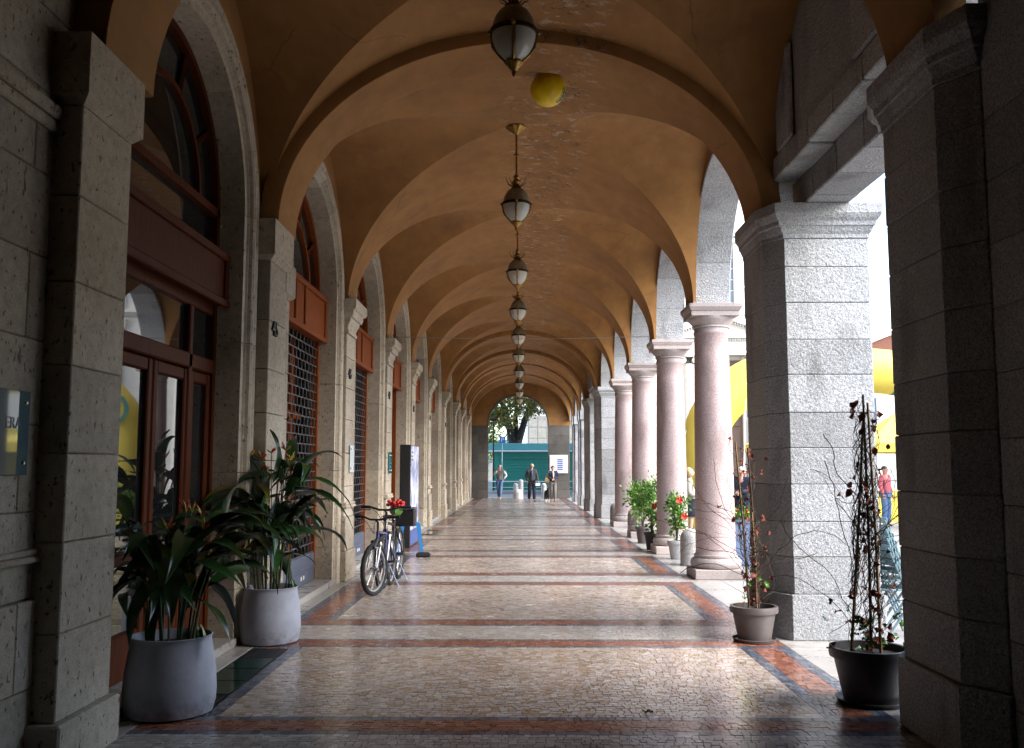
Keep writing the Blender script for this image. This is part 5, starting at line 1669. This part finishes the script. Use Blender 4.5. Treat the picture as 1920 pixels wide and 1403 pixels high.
put(tm, 'tympanum', M['cream'], po)
for i in range(38):
    x = 8.2 + 5.0 * (i + .5) / 38
    put(MB().box(x - .035, x + .035, CY - .68, CY - .54, 8.30, 8.41), 'dentil', M['cream'], po)
text('inscription', 'ET  STEPHANI  PM', .26, M['grey_panel'], po, (11.75, CY - .556, 7.86), (R(90), 0, 0), .003)
for x in (8.95, 12.45):
    put(MB().lathe([(.46, 0), (.46, .3), (.40, .35), (.42, .42), (.37, .5), (.37, 2), (.31, 6.95), (.33, 7.0), (.33, 7.06)], 24, (x, CY - .42, 0)), 'column', M['cream'], po, True)
    put(MB().cbox(x - .45, x + .45, CY - .85, CY, 7.42, 7.55, .02), 'abacus', M['cream'], po)
    for sg in (-1, 1):
        put(MB().tube([(x + sg * .34, CY - .80, 7.24), (x + sg * .34, CY - .04, 7.24)], .18, 14), 'volute', M['cream'], po, True, 40)
        put(MB().tube([(x + sg * .34, CY - .83, 7.24), (x + sg * .34, CY - .80, 7.24)], .07, 10), 'volute_eye', M['cream2'], po, True, 40)
dr = put(MB().box(9.55, 11.85, CY - .10, CY + .01, 0, 7.3), 'door', M['brown'], ch)
for i in range(2):
    for j in range(4):
        put(MB().cbox(9.68 + i * 1.10, 10.62 + i * 1.10, CY - .14, CY - .09, .3 + j * 1.15, 1.25 + j * 1.15, .03), 'panel', M['brown'], dr)
put(MB().box(9.7, 11.7, CY - .13, CY - .095, 5.1, 6.9), 'pane', M['shade_glass'], dr)
for x in (9.35, 12.05):
    put(MB().cbox(x - .2, x + .2, CY - .25, CY, 0, 7.5, .03), 'door_jamb', M['cream'], ch)
# tall window
wi = put(MB().box(9.85, 11.55, CY - .05, CY + .02, 10.5, 13.5), 'window', M['shade_glass'], ch)
for x in (9.70, 11.70):
    put(MB().cbox(x - .17, x + .17, CY - .22, CY, 10.3, 13.7, .03), 'frame', M['cream'], wi)
put(MB().cbox(9.4, 12.0, CY - .3, CY, 10.15, 10.35, .03), 'sill', M['cream'], wi)
put(MB().cbox(9.4, 12.0, CY - .35, CY, 13.7, 13.95, .03), 'lintel', M['cream'], wi)
rg = []
for i in range(17):
    a = math.pi * (.1 + .8 * i / 16)
    rg.append([(cx0 + r * math.cos(a), y, 12.9 + r * math.sin(a)) for r, y in ((1.45, CY - .4), (1.70, CY - .4), (1.70, CY), (1.45, CY))])
put(MB().loft(rg), 'hood', M['white'], wi)
for x in (10.27, 10.7, 11.13): put(MB().box(x - .02, x + .02, CY - .07, CY - .045, 10.5, 13.5), 'glazing_bar', M['white'], wi)
for z in (11.1, 11.7, 12.3, 12.9): put(MB().box(9.86, 11.54, CY - .068, CY - .047, z - .02, z + .02), 'glazing_bar', M['white'], wi)
# side wing
put(MB().box(16.8, 27, CY - 1, CY + 14, -.03, 7.4), 'side_wing', M['cream'], ch)
q = MB(); q.loft([[(16.5, CY - 1.5, 7.4), (27.5, CY - 1.5, 7.4), (22, CY - 1.5, 9.6)], [(16.5, CY + 14, 7.4), (27.5, CY + 14, 7.4), (22, CY + 14, 9.6)]])
put(q, 'wing_roof', M['tile'], ch)
q = MB()
q.loft([[(16.4, CY - 1.6, 7.3), (16.4, CY - 1, 7.3), (16.4, CY - 1, 7.75), (16.4, CY - 1.6, 7.75)], [(22, CY - 1.6, 9.5), (22, CY - 1, 9.5), (22, CY - 1, 9.95), (22, CY - 1.6, 9.95)], [(27.6, CY - 1.6, 7.3), (27.6, CY - 1, 7.3), (27.6, CY - 1, 7.75), (27.6, CY - 1.6, 7.75)]])
put(q, 'wing_cornice', M['cream'], ch)
for x in (18.2, 20.6, 23, 25.4):
    w_ = put(MB().box(x - .45, x + .45, CY - 1.03, CY - .98, 3.2, 5.2), 'window', M['shade_glass'], ch)
    put(MB().cbox(x - .6, x + .6, CY - 1.12, CY - 1, 3.0, 3.16, .02), 'sill', M['white'], w_)

# palazzo closing the square on the right
pz = thing('palazzo', 'long ochre palazzo with rows of windows closing the square at right', 'building', (44, 20, -.03))
put(MB().box(44, 56, -25, 46, -.03, 12.5), 'wall', M['cream2'], pz)
q = MB(); q.loft([[(43.2, -26, 12.5), (57, -26, 12.5), (50, -26, 15.5)], [(43.2, 47, 12.5), (57, 47, 12.5), (50, 47, 15.5)]])
put(q, 'roof', M['tile'], pz)
for j in range(3):
    for i in range(16):
        y = -21 + i * 4.2; z = 1.0 + j * 3.9
        w_ = put(MB().box(43.96, 44.02, y - .6, y + .6, z, z + 2.1), 'window', M['shade_glass'], pz)
        put(MB().cbox(43.86, 44.0, y - .8, y + .8, z - .18, z - .02, .02), 'sill', M['white'], w_)

# ------------------------------------------------------------------ beyond the far arch
ks = thing('kiosk', 'teal green newsstand kiosk with closed roller shutters beyond the far arch', 'kiosk', (.8, 63.5, .09))
put(MB().box(-1.80, 3.6, 62.2, 65, .09, 2.62), 'body', M['kiosk'], ks)
put(MB().cbox(-2.08, 3.9, 61.6, 65.3, 2.70, 3.16, .03), 'fascia', M['kiosk_top'], ks)
put(MB().cbox(-2.10, 3.92, 61.55, 65.35, 2.60, 2.70, .02), 'eave', M['white'], ks)
for x0, x1 in ((-1.40, .82), (1.02, 3.3)):
    sl = MB()
    z = .2
    while z < 2.15:
        sl.loft([[(x0, 62.19, z), (x0, 62.14, z + .02), (x0, 62.15, z + .085), (x0, 62.19, z + .095)], [(x1, 62.19, z), (x1, 62.14, z + .02), (x1, 62.15, z + .085), (x1, 62.19, z + .095)]])
        z += .1
    o = put(sl, 'shutter', M['kiosk'], ks); tag(o, kind='stuff')
    put(MB().cbox(x0 - .05, x1 + .05, 62.1, 62.2, 2.14, 2.22, .01), 'shutter_head', M['kiosk'], ks)
rl = thing('guard_rail', 'white tubular rail in front of the kiosk', 'railing', (0, 57.6, 0))
put(MB().tube([(-6, 57.6, .72), (8, 57.6, .72)], .03, 8), 'rail', M['white'], rl, True, 40)
put(MB().tube([(-6, 57.6, .36), (8, 57.6, .36)], .02, 8), 'rail', M['white'], rl, True, 40)
for x in (-5.5, -3.2, 3.6, 5.8):
    put(MB().tube([(x, 57.6, -.03), (x, 57.6, .72)], .03, 8), 'post', M['white'], rl, True, 40)
ps = thing('parking_sign', 'blue parking sign above the kiosk roof line', 'sign', (-1.18, 60.9, .09))
put(MB().cbox(-.19, .19, -.02, .01, 3.05, 3.48, .01), 'panel', M['sign_blue'], ps, False, 35, True)
o = text('letter', 'P', .40, M['white'], None, (0, 0, 0), (R(90), 0, 0), .003); o.parent = ps; o.location = (0, -.026, 3.26)
put(MB().tube([(-.0, .03, 0), (0, .03, 3.4)], .03, 8), 'post', M['steel'], ps, True, 40, True)
lp = thing('lamp_post', 'grey street lamp post left of the tree beyond the arch', 'lamp post', (-1.75, 60.6, .09))
put(MB().tube([(0, 0, 0), (0, 0, 4.3), (0, 0, 4.55)], [.06, .045, .04], 8), 'post', M['bronze'], lp, True, 40, True)
put(MB().rects(-.22, .22, -.1, .1, [(-.05, 4.5), (0, 4.56), (0, 4.66), (-.06, 4.70)]), 'lamp_head', M['bronze'], lp, False, 35, True)
# lattice fence
fn = thing('lattice_fence', 'white lattice fence left of the kiosk', 'fence', (-4, 64, .09))
for i in range(26):
    for s_ in (-1, 1):
        x = -6 + i * .16
        put(MB().box(-.012, .012, -.01 * s_ - .008, -.01 * s_ + .008, -.85, .85), 'slat', M['white'], fn, False, 35, True).matrix_local = Matrix.Translation((x + 4 + .2, 0, 1.35)) @ Matrix.Rotation(s_ * R(40), 4, 'Y')
put(MB().box(-6.1, -1.7, 63.97, 64.03, .09, .7), 'base_rail', M['white'], fn)
put(MB().box(-6.1, -1.7, 63.97, 64.03, 2.0, 2.1), 'top_rail', M['white'], fn)
# tree
tr = thing('plane_tree', 'big tree with forked dark trunk and yellowing leaves behind the kiosk', 'tree', (-.35, 70, 0))
rd = random.Random(77)
tk = MB()
tk.tube([(0, 0, -.05), (0, 0, 1.6), (-.05, 0, 3.6)], [.66, .54, .50], 14)
limbs = [((-.15, 0, 3.3), (-.55, 0, 4.8), (-1.3, .2, 7.4), .36), ((.12, 0, 3.3), (.62, 0, 4.9), (1.35, -.1, 7.2), .32), ((0, .1, 3.5), (.0, .3, 5.4), (.1, .4, 8.2), .22), ((-.6, 0, 5.0), (-1.9, -.3, 6.2), (-3.0, -.4, 7.5), .2), ((.6, 0, 5.1), (1.8, .2, 6.6), (3.2, .2, 8.0), .2)]
for a, b, c, r in limbs: tk.tube([a, b, c], [r, r * .75, r * .4], 10)
put(tk, 'trunk', M['bark'], tr, True, 60, True)
rg_ = np.random.default_rng(78)
cl = []
for i in range(46):
    a = rg_.uniform(0, 6.283); rr = 4.6 * math.sqrt(rg_.uniform(0, 1))
    cl.append((rr * math.cos(a), rr * .8 * math.sin(a), 8.3 + rg_.uniform(-2.3, 3.5)))
for x, y, z in ((-2.2, -2.6, 5.7), (-1.2, -3, 5.3), (-.4, -2.8, 6.2), (-3.0, -1.5, 5.0), (-2.6, -2, 6.6), (1.2, -2.6, 6.5), (.4, -3.2, 5.8), (2.2, -2, 6.7), (-1.8, -3, 6.8), (-2.4, -3.2, 5.2), (-.9, -3.2, 4.9), (-1.6, -3.3, 5.9), (1.6, -3, 5.9)): cl.append((x, y, z))
cl = np.array(cl)
pts = cl[rg_.integers(0, len(cl), 17000)] + rg_.normal(0, .55, (17000, 3)) * np.array([1, 1, .6])
leafcloud('crown', pts, .24, M['tree_leaf'], tr, 79, .65)
tr2 = thing('green_tree', 'smaller green tree at the left edge of the far arch', 'tree', (-3.6, 74, 0))
put(MB().tube([(0, 0, -.05), (.1, 0, 1.6), (0, .1, 4)], [.18, .14, .07], 8), 'trunk', M['bark'], tr2, True, 60, True)
cl = np.stack([rg_.normal(0, 1.1, 24), rg_.normal(0, 1.0, 24), rg_.uniform(1.6, 6.4, 24)], 1)
pts = cl[rg_.integers(0, 24, 8000)] + rg_.normal(0, .5, (8000, 3))
leafcloud('crown', pts, .22, M['tree_green'], tr2, 80, .65)
# far white building
fb = thing('far_building', 'white modern building with grey panelled wall behind the tree', 'building', (8, 90, 0))
put(MB().box(-.1, 22, 88, 100, -.03, 6.9), 'wall', M['white'], fb)
put(MB().box(-.4, 22.4, 87.6, 100.4, 6.9, 7.3), 'parapet', M['white'], fb)
gpnl = put(MB().box(.72, 6.0, 87.93, 88.02, 3.2, 6.4), 'panel_wall', M['grey_panel'], fb)
for i in range(6):
    for j in range(3):
        put(MB().cbox(.76 + i * .87, 1.58 + i * .87, 87.88, 87.95, 3.25 + j * 1.05, 4.25 + j * 1.05, .02), 'panel', M['grey_panel'], gpnl)
put(MB().box(-9, -.1, 90, 100, -.03, 4.2), 'low_wing', M['cream2'], fb)
w_ = put(MB().box(-1.35, -.15, 89.93, 90.02, 1.0, 5.6), 'window', M['shade_glass'], fb)
for i in range(4): put(MB().box(-1.33 + i * .38 - .02, -1.33 + i * .38 + .03, 89.88, 89.94, 1.0, 5.6), 'glazing_bar', M['white'], w_)
for i in range(8): put(MB().box(-1.35, -.15, 89.89, 89.935, 1.3 + i * .55, 1.34 + i * .55), 'glazing_bar', M['white'], w_)

fl = thing('fallen_leaf', 'dark dry leaf lying on the floor in the foreground', 'leaf', (.81, 6.28, .004), R(20))
fm = leaf_mesh('blade', .06, .018, .25, .6, 5, .5); fm.materials.append(M['vine'])
link('blade', fm, None, fl, (0, 0, 0)); link('blade', fm, None, fl, (.01, 0, 0), (0, 0, R(100)), (.7, .7, .7))
